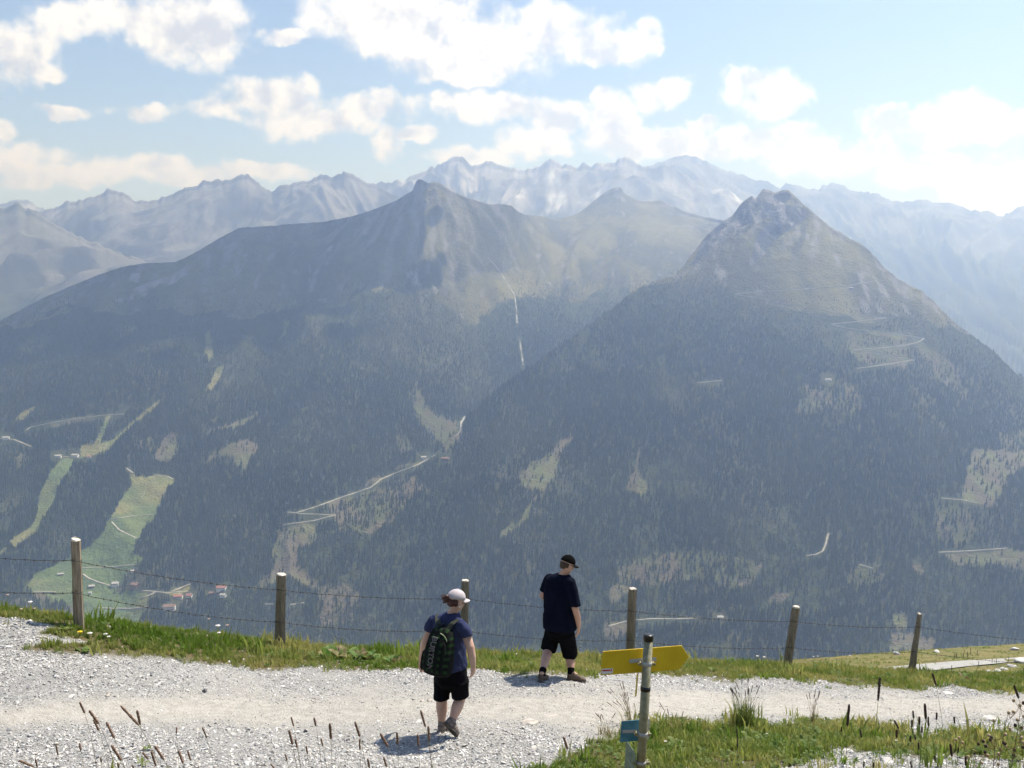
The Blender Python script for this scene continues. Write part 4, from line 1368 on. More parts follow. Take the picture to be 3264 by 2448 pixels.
M_OLDPOST = noisy("old_post_wood", (0.10, 0.08, 0.06), (0.17, 0.14, 0.11), 6.0)
for k, (px, py, hh, lean) in enumerate([(3042, 2098, 1.2, .1), (3050, 2097, 1.0, -.2), (3070, 2095, 1.5, .25), (3083, 2096, 1.3, 0), (3095, 2090, 1.5, -.15), (3114, 2090, 1.2, .1)]):
    p = hhit(px, py)
    o = MB().add(tube_vf([p - Vector((0, 0, .3)), p + Vector((lean * .5, 0, hh * .5)), p + Vector((lean, 0, hh))], [.07, .065, .05], 6)).build("old_post", M_OLDPOST)
    tag(o, "%s dark stake from the left of the broken fence on the far hillside" % "first second third fourth fifth sixth".split()[k], "post", "stakes of the broken hillside fence")
for k, (px, py) in enumerate([(3033, 2140), (3119, 2124), (3162, 2118), (3176, 2116), (3215, 2111)]):
    p = hhit(px, py)
    o = MB().add(tube_vf([p - Vector((0, 0, .3)), p + Vector((0, 0, .9))], [.06, .05], 6)).build("path_marker", M_OLDPOST)
    tag(o, "%s short marker stake from the left along the far path" % "first second third fourth fifth".split()[k], "post", "marker stakes along the far path")

# ------------------------------------------------------------------ barbed wire fence
def wood_material():
    m, t, b = material("weathered_wood", (0.2, 0.16, 0.12), 0.9, 0.15)
    tcn = t.new("ShaderNodeTexCoord")
    mp = t.new("ShaderNodeMapping"); mp.inputs["Scale"].default_value = (1, 1, 0.06); t.l.new(tcn.outputs["Object"], mp.inputs[0])
    n = t.noise(mp.outputs[0], 60, 5, 0.65); n2 = t.noise(tcn.outputs["Object"], 6, 3, 0.5); n3 = t.noise(tcn.outputs["Object"], 22, 2, 0.5)
    c = t.mix(t.range(n, 0.3, 0.7), c4((0.15, 0.115, 0.08)), c4((0.36, 0.30, 0.22)))
    c = t.mix(t.range(n2, 0.45, 0.7, 0, 0.5), c, c4((0.22, 0.20, 0.14)))
    c = t.mix(t.range(n3, 0.68, 0.74), c, c4((0.05, 0.04, 0.03)))
    t.l.new(c, b.inputs["Base Color"])
    bp = t.new("ShaderNodeBump"); bp.inputs["Strength"].default_value = 0.6; bp.inputs["Distance"].default_value = 0.01
    t.l.new(n, bp.inputs["Height"]); t.l.new(bp.outputs[0], b.inputs["Normal"])
    return m


M_WOOD = wood_material()
M_CUTWOOD = noisy("bleached_end_grain", (0.50, 0.44, 0.36), (0.66, 0.60, 0.52), 30, 0.9, 0.1)
M_WIRE = noisy("rusty_wire", (0.045, 0.04, 0.037), (0.10, 0.088, 0.08), 20, 0.7, 0.4)
FP = [  # top px, base px, forward distance, width, sides, label
    ((-330, 1640), (-330, 1990), 12.9, .12, None), ((241, 1719), (252, 2004), 13.7, .124, "knotty post with a split top, leftmost of the fence"), ((897, 1829), (893, 2060), 16.2, .148, "squared post with a flat sawn top"), ((1483, 1849), (1478, 2088), 17.4, .128, "pale post partly hidden by the light cap"),
    ((2017, 1875), (2008, 2104), 18.6, .138, "post standing behind the yellow sign"), ((2538, 1934), (2510, 2124), 20.2, .148, "leaning split post with a notched top"), ((2931, 1955), (2905, 2142), 21.2, .108, "thin tapered post with a white tip"), ((3480, 2010), (3480, 2170), 22.6, .12, None)]
WIRES = [[1735, 1783, 1876, 1904, 1944, 1977, 1996, 2052], [1840, 1885, 1978, 2006, 2037, 2060, 2074, 2120]]
fence = empty("barbed_wire_fence", at(893, 2060, 16.2))
tag(fence, "barbed wire fence of six wooden posts along the valley edge", "fence")
attach = [[], []]
for k, (tp, bs, Yp, wd, lab) in enumerate(FP):
    r = random.Random(500 + k)
    top, bot = at(tp[0], tp[1], Yp), at(bs[0], bs[1], Yp)
    ax = (top - bot).normalized()
    ring = []
    ns = 8
    for i in range(ns):
        a = 6.283 * (i + .5) / ns
        q = wd * .5 * (1.06 if i % 2 else 0.98) * r.uniform(.9, 1.1)
        ring.append((q * math.cos(a) * 1.05, q * math.sin(a)))
    mb = MB(); V = []
    L = (top - bot).length
    hs = [-.4, 0, L * .2, L * .4, L * .6, L * .8, L - .015]
    for i, hgt_ in enumerate(hs):
        tw = r.uniform(-.004, .004); sc_ = 1.06 - .10 * max(hgt_, 0) / L
        if k == 6:
            sc_ = 1.2 - .45 * max(hgt_, 0) / L
        V += [bot + ax * hgt_ + Vector((x * sc_ + tw, y * sc_, 0)) for x, y in ring]
    Fc = [(i * ns + j, i * ns + (j + 1) % ns, (i + 1) * ns + (j + 1) % ns, (i + 1) * ns + j) for i in range(len(hs) - 1) for j in range(ns)]
    Fc.append(tuple(reversed(range(ns))))
    mb.add(([local(fence, v) for v in V], Fc))
    po = mb.build("fence_post", M_WOOD, fence)
    if lab:
        po["label"] = lab
    # bleached uneven cut on top
    sc_ = .96 if k != 6 else .75
    V2 = [top - ax * .015 + Vector((x * sc_, y * sc_, 0)) for x, y in ring] + [top + Vector((x * sc_ * .86, y * sc_ * .86, r.uniform(-.012, .012) + (0.02 if (k in (5, 1) and x < 0) else 0))) for x, y in ring]
    Fc = [(j, (j + 1) % ns, ns + (j + 1) % ns, ns + j) for j in range(ns)] + [tuple(range(ns, 2 * ns))]
    MB().add(([local(fence, v) for v in V2], Fc)).build("post_top", M_CUTWOOD, po)
    for wv in (0, 1):
        py = WIRES[wv][k]
        f = (py - tp[1]) / (bs[1] - tp[1])
        p = top.lerp(bot, f)
        attach[wv].append(p + Vector((0, -wd * .55, 0)))
        # staple loop round the post
        lp = [p + Vector((wd * .6 * math.cos(a), wd * .6 * math.sin(a), 0.012 * math.sin(2 * a))) for a in np.linspace(-math.pi, 0, 9)]
        MB().add(tube_vf([local(fence, q) for q in lp], .004, 5)).build("staple", M_WIRE, po)
for wv in (0, 1):
    path = []
    for a_, b_ in zip(attach[wv][:-1], attach[wv][1:]):
        n = 26
        for i in range(n):
            f = i / n
            p = a_.lerp(b_, f); p.z -= 0.05 * 4 * f * (1 - f) * (1 + .3 * wv)
            p.z += 0.004 * math.sin(i * 2.1)
            path.append(p)
    path.append(attach[wv][-1])
    mb = MB()
    for ph in (0, math.pi):          # two twisted strands
        fine = []
        for a_, b_ in zip(path[:-1], path[1:]):
            for j in range(4):
                p = a_.lerp(b_, j / 4); q = ph + len(fine) * 1.25
                fine.append(local(fence, p + Vector((0, math.cos(q) * .0035, math.sin(q) * .0035))))
        mb.add(tube_vf(fine, .0023, 4))
    wo_ = mb.build("wire", M_WIRE, fence)
    wo_["label"] = ("upper" if wv == 0 else "lower") + " strand of barbed wire"
    mb = MB(); dist = 0; last = path[0]
    for a_, b_ in zip(path[:-1], path[1:]):
        seg = (b_ - a_).length; x = 0
        while dist < seg:
            p = a_.lerp(b_, dist / seg)
            for s_ in (-1, 1):
                d1 = Vector((random.uniform(-.3, .3), random.uniform(-.6, .6), s_)).normalized() * .02
                mb.add(tube_vf([local(fence, p - d1), local(fence, p), local(fence, p + d1 * .3 + Vector((.012 * s_, 0, 0)))], [.0015, .0055, .0015], 4))
            dist += 0.115
        dist -= seg
    stuff(mb.build("barbs", M_WIRE, wo_))

# ------------------------------------------------------------------ signpost
M_ZINC, t, b = material("galvanised_steel", (0.42, 0.42, 0.40), 0.42, 0.5)
b.inputs["Metallic"].default_value = 0.45
tcn = t.new("ShaderNodeTexCoord"); nz = t.noise(tcn.outputs["Object"], 30, 4, 0.6)
t.l.new(t.mix(t.range(nz, .3, .7), c4((0.24, 0.22, 0.12)), c4((0.36, 0.335, 0.22))), b.inputs["Base Color"])
t.l.new(t.range(nz, .3, .7, .34, .55), b.inputs["Roughness"])
M_BLACKP = noisy("black_plastic", (0.012, 0.011, 0.012), (0.02, 0.018, 0.02), 8, 0.32, 0.5)
M_YELLOW = noisy("yellow_enamel", (0.66, 0.44, 0.012), (0.74, 0.52, 0.02), 7, 0.5, 0.35)
M_BLUE = noisy("blue_enamel", (0.06, 0.22, 0.34), (0.10, 0.29, 0.40), 9, 0.45, 0.35)
M_GREENS = noisy("green_enamel", (0.13, 0.20, 0.13), (0.17, 0.24, 0.16), 9, 0.5, 0.3)
M_GREYS = noisy("bare_aluminium", (0.42, 0.42, 0.42), (0.52, 0.52, 0.51), 9, 0.5, 0.4)
M_WHITE = noisy("white_print", (0.78, 0.77, 0.75), (0.82, 0.81, 0.8), 30, 0.6, 0.3)
M_REDP = noisy("red_print", (0.5, 0.05, 0.04), (0.6, 0.08, 0.06), 30, 0.6, 0.3)
M_PALEP = noisy("pale_green_print", (0.42, 0.46, 0.40), (0.5, 0.54, 0.47), 30, 0.6, 0.3)
YP = 6.6
ptop, pmid = at(2067, 2032, YP), at(2043, 2440, YP)
axp = (pmid - ptop).normalized()
pbase = ptop + axp * 1.7
pg = gz(pbase.x, pbase.y)
pbase = ptop + axp * ((ptop.z - pg) / -axp.z + 0.25)
sp = empty("signpost", (pbase.x, pbase.y, pg))
tag(sp, "leaning steel signpost with a yellow arrow board and black cap", "signpost")
RP = 0.0295


def onpole(py):
    f = (py - 2032) / (2440 - 2032)
    return ptop.lerp(pmid, f)


pole = MB().add(tube_vf([local(sp, p) for p in (ptop, ptop.lerp(pbase, .5), pbase)], RP, 28)).build("pole", M_ZINC, sp, True)
cap_axis = -axp
mb = MB().add(tube_vf([local(sp, ptop + cap_axis * h_) for h_ in (-.022, -.020, .012, .018, .0215)], [RP + .0010, RP + .0032, RP + .0032, RP + .001, RP - .008], 28))
mb.build("end_cap", M_BLACKP, pole, True)


def plate(corners, thick, name, mat, parent, flange=0.0):
    """a sheet through the given corners (3-D), thick along its own normal; returns (object, normal)"""
    P = [Vector(c) for c in corners]
    nrm = (P[1] - P[0]).cross(P[2] - P[0]).normalized()
    if nrm.y > 0:
        nrm = -nrm
    n = len(P)
    V = [local(sp, p + nrm * thick / 2) for p in P] + [local(sp, p - nrm * thick / 2) for p in P]
    Fc = [tuple(range(n)), tuple(reversed(range(n, 2 * n)))] + [(i, n + i, n + (i + 1) % n, (i + 1) % n) for i in range(n)]
    o = MB().add((V, Fc)).build(name, mat, parent)
    bv = o.modifiers.new("bevel", 'BEVEL'); bv.width = thick * .3; bv.segments = 1
    return o, nrm


def yl(px):
    return YP + 0.062 + (px - 2055) / 280 * 0.17


def on(px, py, dy=0.0, f=yl):
    return at(px, py, f(px) + dy)


arrow, an = plate([on(1921, 2076), on(2173, 2057), on(2196, 2093), on(2165, 2134), on(1914, 2153)], .006, "arrow_board", M_YELLOW, sp)
arrow["label"] = "yellow arrow board pointing right, seen from behind"
st, _ = plate([on(1918, 2132, -.005), on(1954, 2130, -.005), on(1953, 2146, -.005), on(1917, 2149, -.005)], .001, "sticker", M_WHITE, arrow)
for a_, b_ in (((1920, 2135), (1945, 2140)), ((1947, 2133), (1951, 2140))):
    plate([on(a_[0], a_[1], -.0065), on(b_[0], a_[1] - 1, -.0065), on(b_[0], b_[1] - 1, -.0065), on(a_[0], b_[1], -.0065)], .0008, "sticker_print", M_REDP, arrow)


def clamp(py, mat, name, h=.026, bolts=True, side=1):
    c_ = onpole(py)
    o = MB().add(tube_vf([local(sp, c_ - axp * h / 2), local(sp, c_ - axp * (h / 2 - .001)), local(sp, c_ + axp * (h / 2 - .001)), local(sp, c_ + axp * h / 2)], [RP + .0005, RP + .003, RP + .003, RP + .0005], 28)).build(name, mat, sp, True)
    if bolts:
        for s_ in (-1, 1):
            p = c_ + Vector((s_ * (RP + .012), .006, 0))
            mbb = MB().add(tube_vf([local(sp, p + Vector((0, -.02, 0))), local(sp, p + Vector((0, .03, 0)))], .006, 8))
            mbb.add(tube_vf([local(sp, p + Vector((0, -.026, 0))), local(sp, p + Vector((0, -.018, 0)))], .0105, 6))
            mbb.add(tube_vf([local(sp, p + Vector((-s_ * .014, 0.002, -h * .3))), local(sp, p + Vector((s_ * .014, .002, -h * .3)))], .008, 6))
            mbb.build("bolt", M_ZINC, o)
    return o


def strap(px0, px1, py0, py1, hpx, parent, f=yl):
    return plate([on(px0, py0 - hpx, -.006, f), on(px1, py1 - hpx, -.006, f), on(px1, py1 + hpx, -.006, f), on(px0, py0 + hpx, -.006, f)], .004, "bracket", M_GREYS, parent)[0]


clamp(2114, M_GREYS, "clamp")
strap(2006, 2092, 2108, 2101, 6, arrow)
clamp(2193, M_BLACKP, "black_clamp", .03, False)
# second arrow board, seen edge-on left of the pole
edge = [at(2034, 2146, YP + .03), at(2030, 2150, YP + .50), at(2024, 2222, YP + .50), at(2028, 2218, YP + .03)]
eo, _ = plate(edge, .004, "arrow_board", M_YELLOW, sp)
eo["label"] = "yellow board seen edge-on along the left of the pole"


def yb(px):
    return YP + 0.055 + (px - 2030) / 280 * 0.17


bluep, _ = plate([on(1981, 2299, 0, yb), on(2048, 2293, 0, yb), on(2043, 2360, 0, yb), on(1976, 2366, 0, yb)], .004, "small_plate", M_BLUE, sp)
bluep["label"] = "blue plate left of the pole"
gp, _ = plate([on(2049, 2293, 0, yb), on(2072, 2291, 0, yb), on(2067, 2357, 0, yb), on(2044, 2360, 0, yb)], .004, "small_plate", M_GREYS, sp)
gp["label"] = "grey end of the plate right of the pole"
clamp(2338, M_GREYS, "clamp")
strap(1984, 2030, 2332, 2331, 5, bluep, yb)
# green board turned sideways, its print in perspective
ga, gb = at(1996, 2357, YP + .20), at(2027, 2402, YP - .025)
gdir = gb - ga; gdir.z = 0; gl = gdir.length; gdir.normalize()
dn = Vector((axp.x, axp.y, axp.z)) * .34
gc = [ga, ga + gdir * gl, ga + gdir * gl + dn, ga + dn]
gc[1].z = ga.z; gc[2] = gc[1] + dn
greenp, gn = plate(gc, .004, "notice_board", M_GREENS, sp)
greenp["label"] = "green notice board with pale lettering, at the foot of the visible pole"
clamp(2430, M_GREYS, "clamp", .02)


def text_mesh(txt, size, outline=None, extrude=0.0):
    cu = bpy.data.curves.new("text", 'FONT'); cu.body = txt; cu.size = size
    cu.align_x = 'CENTER'; cu.align_y = 'CENTER'
    if outline:
        cu.fill_mode = 'NONE'; cu.bevel_depth = outline; cu.bevel_resolution = 0
    cu.resolution_u = 4
    ob = bpy.data.objects.new("text", cu); COL.objects.link(ob)
    dg = bpy.context.evaluated_depsgraph_get(); dg.update()
    me = bpy.data.meshes.new_from_object(ob.evaluated_get(dg))
    bpy.data.objects.remove(ob); bpy.data.curves.remove(cu)
    return me


up = -Vector(axp)
gnv = gdir.cross(up).normalized()
if gnv.y > 0:
    gnv = -gnv
for txt, sz, dwn in (("Panorama", .036, .105), ("Trail", .036, .15)):
    m_ = text_mesh(txt, sz); m_.materials.append(M_PALEP)
    o = link("lettering", m_, greenp)
    xax = gdir if gdir.cross(up).dot(gnv) > 0 else -gdir
    R3 = Matrix((xax, up, gnv)).transposed()
    ctr = ga + gdir * gl * .5 - up * dwn + gnv * .004
    o.matrix_local = Matrix.Translation(local(sp, ctr)) @ R3.to_4x4()
ringp = [ga + gdir * gl * .5 - up * .055 + (gdir * math.cos(a) + up * math.sin(a)) * .02 + gnv * .004 for a in np.linspace(0, 6.283, 17)]
MB().add(tube_vf([local(sp, p) for p in ringp], .0022, 4, False)).build("emblem", M_PALEP, greenp)

# ------------------------------------------------------------------ people
def loft(stations, seg=22, power=2.0):
    """stations: (centre, axisA * ra, axisB * rb); closed at both ends"""
    V, Fc = [], []
    for c_, a_, b_ in stations:
        for k in range(seg):
            q = 6.28318 * k / seg
            ca, sa = math.cos(q), math.sin(q)
            ca = math.copysign(abs(ca) ** (2 / power), ca); sa = math.copysign(abs(sa) ** (2 / power), sa)
            V.append(Vector(c_) + a_ * ca + b_ * sa)
    for i in range(len(stations) - 1):
        o = i * seg
        Fc += [(o + k, o + (k + 1) % seg, o + seg + (k + 1) % seg, o + seg + k) for k in range(seg)]
    n = len(stations)
    V.append(Vector(stations[0][0])); V.append(Vector(stations[-1][0]))
    Fc += [(n * seg, (k + 1) % seg, k) for k in range(seg)]
    o = (n - 1) * seg
    Fc += [(n * seg + 1, o + k, o + (k + 1) % seg) for k in range(seg)]
    return V, Fc


def limb(pts, radii, seg=14, round_ends=True):
    """tapered limb through points, rounded ends"""
    pts = [Vector(p) for p in pts]; st = []
    n = len(pts)
    t0 = (pts[1] - pts[0]).normalized()
    a = t0.cross(Vector((0, 1, 0.3))).normalized()
    P, R_ = [], []
    if round_ends:
        for k in (0.0, .35, .7):
            P.append(pts[0] - t0 * radii[0] * math.cos(k * 1.5708)); R_.append(max(radii[0] * math.sin(k * 1.5708), .001))
    P += pts; R_ += list(radii)
    if round_ends:
        t1 = (pts[-1] - pts[-2]).normalized()
        for k in (.7, .35, 0.0):
            P.append(pts[-1] + t1 * radii[-1] * math.cos(k * 1.5708)); R_.append(max(radii[-1] * math.sin(k * 1.5708), .001))
    for i, p in enumerate(P):
        tg = (P[min(i + 1, len(P) - 1)] - P[max(i - 1, 0)])
        if tg.length < 1e-6:
            tg = t0
        tg.normalize()
        a = (a - tg * a.dot(tg)).normalized(); b_ = tg.cross(a)
        st.append((p, a * R_[i], b_ * R_[i]))
    return loft(st, seg)


def ball(c_, rx, ry, rz, R3=None):
    st = []
    R3 = R3 or Matrix.Identity(3)
    for k in range(9):
        q = math.pi * k / 8
        st.append((Vector(c_) + R3 @ Vector((0, 0, -rz * math.cos(q))), R3 @ Vector((max(rx * math.sin(q), .0005), 0, 0)), R3 @ Vector((0, max(ry * math.sin(q), .0005), 0))))
    return loft(st, 16)


def fuse(name, shapes, mat, parent, voxel=.008, smooth=5, wrinkle=0.0, wscale=(9, 9, 4), seed=0):
    """union of closed shapes as one continuous skin"""
    mb = MB()
    for s_ in shapes:
        mb.add(s_)
    me = bpy.data.meshes.new(name); me.from_pydata(mb.V, [], mb.F); me.update()
    ob = bpy.data.objects.new(name, me); COL.objects.link(ob)
    bm = bmesh.new(); bm.from_mesh(me); bmesh.ops.recalc_face_normals(bm, faces=bm.faces); bm.to_mesh(me); bm.free()
    rm = ob.modifiers.new("r", 'REMESH'); rm.mode = 'VOXEL'; rm.voxel_size = voxel
    sm = ob.modifiers.new("s", 'SMOOTH'); sm.iterations = smooth; sm.factor = .5
    dg = bpy.context.evaluated_depsgraph_get(); dg.update()
    m2 = bpy.data.meshes.new_from_object(ob.evaluated_get(dg))
    bpy.data.objects.remove(ob)
    m2.name = name
    if wrinkle:
        n = len(m2.vertices)
        co = np.zeros(n * 3, np.float32); m2.vertices.foreach_get("co", co); co = co.reshape(-1, 3)
        nr = np.zeros(n * 3, np.float32); m2.vertex_normals.foreach_get("vector", nr); nr = nr.reshape(-1, 3)
        f = fbm(co[:, 0] * wscale[0] + co[:, 1] * 3 + co[:, 2] * 2, co[:, 2] * wscale[2] + co[:, 1] * wscale[1] * .3, 3, seed)
        co += nr * (f * wrinkle * 2)[:, None].astype(np.float32)
        m2.vertices.foreach_set("co", co.ravel())
    m2.polygons.foreach_set("use_smooth", [True] * len(m2.polygons))
    m2.materials.clear(); m2.materials.append(mat)
    m2.update()
    return link(name, m2, parent)


def hand(wrist, tip, side_dir, thumb_dir, curl):
    """palm, four unequal bent fingers and a thumb leaving the side of the palm"""
    w_, t_ = Vector(wrist), Vector(tip)
    d = (t_ - w_).normalized(); L = (t_ - w_).length
    s_ = Vector(side_dir); s_ = (s_ - d * s_.dot(d)).normalized()
    n_ = d.cross(s_).normalized()
    if n_.dot(Vector(curl)) < 0:
        n_ = -n_
    out = []
    pl = L * .52
    st = []
    for f, wa, wb in ((-.08, .026, .021), (.1, .030, .019), (.35, .038, .016), (.54, .039, .014), (.6, .03, .010)):
        st.append((w_ + d * L * f, s_ * wa, n_ * wb))
    out.append(loft(st, 14))
    for k, (off, ln) in enumerate(((-.028, .88), (-.010, 1.0), (.010, .95), (.028, .78))):
        b0 = w_ + d * pl + s_ * off
        fl = L * .50 * ln
        p1 = b0 + d * fl * .45 + n_ * .006; p2 = p1 + d * fl * .3 + n_ * .016; p3 = p2 + d * fl * .2 + n_ * .018
        out.append(limb([b0 - d * .02, b0, p1, p2, p3], [.009, .0095, .0088, .008, .007], 8))
    td = Vector(thumb_dir); td = (td - d * td.dot(d)).normalized()
    b0 = w_ + d * L * .18 + td * .024
    p1 = b0 + d * L * .2 + td * .022 + n_ * .008; p2 = p1 + d * L * .17 + td * .004 + n_ * .012
    out.append(limb([b0 - td * .01, b0, p1, p2], [.014, .0135, .011, .008], 8))
    return out


def skin_mat(name, a, b):
    m, t, p = material(name, a, .55, .35)
    tcn = t.new("ShaderNodeTexCoord"); n = t.noise(tcn.outputs["Object"], 7, 4, .6)
    t.l.new(t.mix(t.range(n, .35, .65), c4(a), c4(b)), p.inputs["Base Color"])
    p.inputs["Subsurface Weight"].default_value = .12
    p.inputs["Subsurface Radius"].default_value = (.01, .004, .002)
    return m


def cloth(name, a, b, scale=60, bump=.25):
    m, t, p = material(name, a, .95, .05)
    tcn = t.new("ShaderNodeTexCoord"); n = t.noise(tcn.outputs["Object"], 5, 4, .6); n2 = t.noise(tcn.outputs["Object"], scale * 4, 2, .5)
    t.l.new(t.mix(t.range(n, .35, .65), c4(a), c4(b)), p.inputs["Base Color"])
    bp = t.new("ShaderNodeBump"); bp.inputs["Strength"].default_value = bump; bp.inputs["Distance"].default_value = .004
    t.l.new(t.math('ADD', n2, t.math('MULTIPLY', n, 4)), bp.inputs["Height"]); t.l.new(bp.outputs[0], p.inputs["Normal"])
    return m


M_SKIN = skin_mat("skin", (0.46, 0.27, 0.19), (0.52, 0.32, 0.235))
M_SKIN2 = skin_mat("fair_skin", (0.52, 0.32, 0.24), (0.58, 0.38, 0.295))
M_NAVY = cloth("dark_navy_cotton", (0.0035, 0.005, 0.013), (0.006, 0.008, 0.019))
M_BLUET = cloth("blue_violet_cotton", (0.030, 0.037, 0.085), (0.042, 0.050, 0.108))
M_BLACKC = cloth("black_cotton", (0.0032, 0.0035, 0.0042), (0.006, 0.006, 0.0075))
M_CAPB = cloth("black_cap_cloth", (0.0045, 0.004, 0.004), (0.008, 0.007, 0.007))
M_CAPL = cloth("pale_pink_cap_cloth", (0.46, 0.41, 0.43), (0.56, 0.51, 0.53))
M_HAIR = noisy("auburn_hair", (0.035, 0.011, 0.009), (0.08, 0.026, 0.02), 60, .5, .4, bump=.5)
M_HAIRB = noisy("brown_hair", (0.03, 0.016, 0.010), (0.06, 0.034, 0.02), 60, .5, .4)
M_SHOE = noisy("brown_suede", (0.085, 0.062, 0.048), (0.15, 0.115, 0.09), 25, .9, .15, bump=.3)
M_SHOE2 = noisy("grey_brown_shoe", (0.15, 0.125, 0.11), (0.26, 0.22, 0.195), 30, .85, .2, bump=.3)
M_SOLE = noisy("shoe_sole", (0.05, 0.045, 0.04), (0.14, 0.12, 0.10), 25, .8, .2)
M_LENS = material("sunglass_lens", (0.008, 0.008, 0.01), .12, .6)[0]


def frame3(f):
    """matrix whose columns are right, forward, up for a facing direction"""
    f = Vector(f).normalized()
    r = f.cross(Vector((0, 0, 1))).normalized()
    return Matrix((r, f, r.cross(f))).transposed()


def head_shapes(c_, look, s=1.0):
    R3 = frame3(look)

    def q(x, y, z):
        return Vector(c_) + R3 @ (Vector((x, y, z)) * s)
    sh = [ball(q(0, -.008, .02), .077 * s, .096 * s, .100 * s, R3), ball(q(0, .022, -.04), .060 * s, .070 * s, .075 * s, R3), ball(q(0, .05, -.085), .034 * s, .034 * s, .026 * s, R3),
          limb([q(0, .085, .02), q(0, .105, -.012), q(0, .094, -.024)], [.010 * s, .015 * s, .014 * s], 8),
          ball(q(0, .078, -.052), .024 * s, .014 * s, .008 * s, R3), ball(q(0, .076, -.064), .021 * s, .013 * s, .008 * s, R3),
          ball(q(0, .070, .035), .058 * s, .02 * s, .014 * s, R3)]
    for sd in (-1, 1):
        sh.append(ball(q(.080 * sd, -.005, -.012), .010 * s, .020 * s, .033 * s, R3))
        sh.append(ball(q(.042 * sd, .062, -.025), .024 * s, .02 * s, .022 * s, R3))
    return sh, q, R3


def cap_parts(q, R3, s, mat, parent, brim_mat=None, lift=0.0, brim_len=.085):
    st = []
    for k in range(8):
        a = k / 7 * math.pi / 2
        z_ = .028 + lift + .098 * math.sin(a)
        st.append((q(0, -.008, z_), R3 @ Vector(((.087 * math.cos(a) + .001) * s, 0, 0)), R3 @ Vector((0, (.106 * math.cos(a) + .001) * s, 0))))
    V, Fc = loft(st, 26)
    crown = MB().add((V, Fc)).build("cap", mat, parent, True)
    MB().add(ball(q(0, -.008, .128 + lift), .009 * s, .009 * s, .006 * s, R3)).build("cap_button", mat, crown, True)
    V, Fc = [], []
    nu, nv = 12, 5
    for i in range(nu + 1):
        a = -1.15 + 2.3 * i / nu
        for j in range(nv + 1):
            r_ = j / nv
            x_ = .083 * math.sin(a) * (1 + .05 * r_); y_ = -.008 + .100 * math.cos(a) + brim_len * r_ * max(math.cos(a * 1.15), .0) ** .6
            z_ = .034 + lift - .018 * r_ - .020 * math.sin(a) ** 2
            V.append(q(x_, y_, z_)); 
    n = len(V)
    V += [v - (R3 @ Vector((0, 0, .004 * s))) for v in V[:n]]
    for i in range(nu):
        for j in range(nv):
            a = i * (nv + 1) + j; b_ = a + nv + 1
            Fc += [(a, b_, b_ + 1, a + 1), (n + a, n + a + 1, n + b_ + 1, n + b_)]
    for i in range(nu):
        a = i * (nv + 1) + nv; b_ = a + nv + 1
        Fc.append((a, b_, n + b_, n + a))
    MB().add((V, Fc)).build("brim", brim_mat or mat, crown, True)
    return crown


def shoe_shapes(heel, toe, upv, s=1.0, ankle=None, width=.048):
    h_, t_ = Vector(heel), Vector(toe)
    d = (t_ - h_); L = d.length; d.normalize()
    u_ = Vector(upv); u_ = (u_ - d * u_.dot(d)).normalized(); w_ = d.cross(u_).normalized()

    def st(f, wd, ht, lift=0.0):
        return (h_ + d * L * f + u_ * (ht * .5 + lift), w_ * wd, u_ * ht * .5)
    up = [loft([st(0, width * .35, .05, .02), st(.03, width * .65, .085, .016), st(.2, width * .78, .10, .014), st(.42, width * .85, .095, .013), st(.62, width * 1.02, .070, .012), st(.82, width * .98, .056, .012), st(.95, width * .7, .045, .012), st(1.0, width * .3, .03, .013)], 18, 2.6)]
    if ankle is not None:
        up.append(limb([h_ + d * L * .22 + u_ * .05, h_ + d * L * .2 + u_ * .10], [.042, .041], 14))
    sole = [loft([st(-.02, width * .5, .022), st(.05, width * .85, .026), st(.4, width * .85, .024), st(.65, width * 1.1, .024), st(.88, width * .95, .024), st(1.02, width * .4, .022, .003)], 18, 3.0)]
    return up, sole


def leg_z(p):
    p.z = gz(p.x, p.y)
    return p


# ---- the man in navy
YM = 14.2
man_foot = hit(1775, 2166)
man = empty("person", man_foot)
tag(man, "person in black cap, dark navy t-shirt and shorts walking along the verge looking down", "person", None)


def m_(px, py, dy=0.0):
    return at(px, py, YM + dy)


def LP(e, shapes):
    return [([local(e, v) for v in s_[0]], s_[1]) for s_ in shapes]


r_m = Vector((.84, -.54, 0)); f_m = Vector((.54, .84, 0))
head_m = m_(1809, 1799, -.02)
look_m = Vector((.86, .42, -.42))
hs, qm, Rm = head_shapes(head_m, look_m, 1.04)
footL, footR = hit(1722, 2176), hit(1806, 2168)
heelL = footL; toeL = leg_z(heelL + Vector((.09, .245, 0)))
heelR = footR; toeR = leg_z(heelR + Vector((.262, .06, 0)))
ankL = heelL + Vector((.025, .06, .10)); ankR = heelR + Vector((.06, .02, .10))
hipL, hipR = m_(1764, 2014, .05), m_(1803, 2018, -.07)
knL = m_(1748, 2066, .02); knR = m_(1818, 2086, .02)
shL, shR = m_(1751, 1845, .15), m_(1818, 1856, -.12)
elL, wrL = m_(1729, 1898, .14), m_(1764, 1930, .42)
elR, wrR, tipR = m_(1833, 1938, -.17), m_(1845, 1996, -.10), m_(1841, 2033, -.06)
chest, waist, hipc = m_(1784, 1885, 0), m_(1783, 1960, 0), m_(1784, 2008, 0)
neck = m_(1793, 1836, .02)
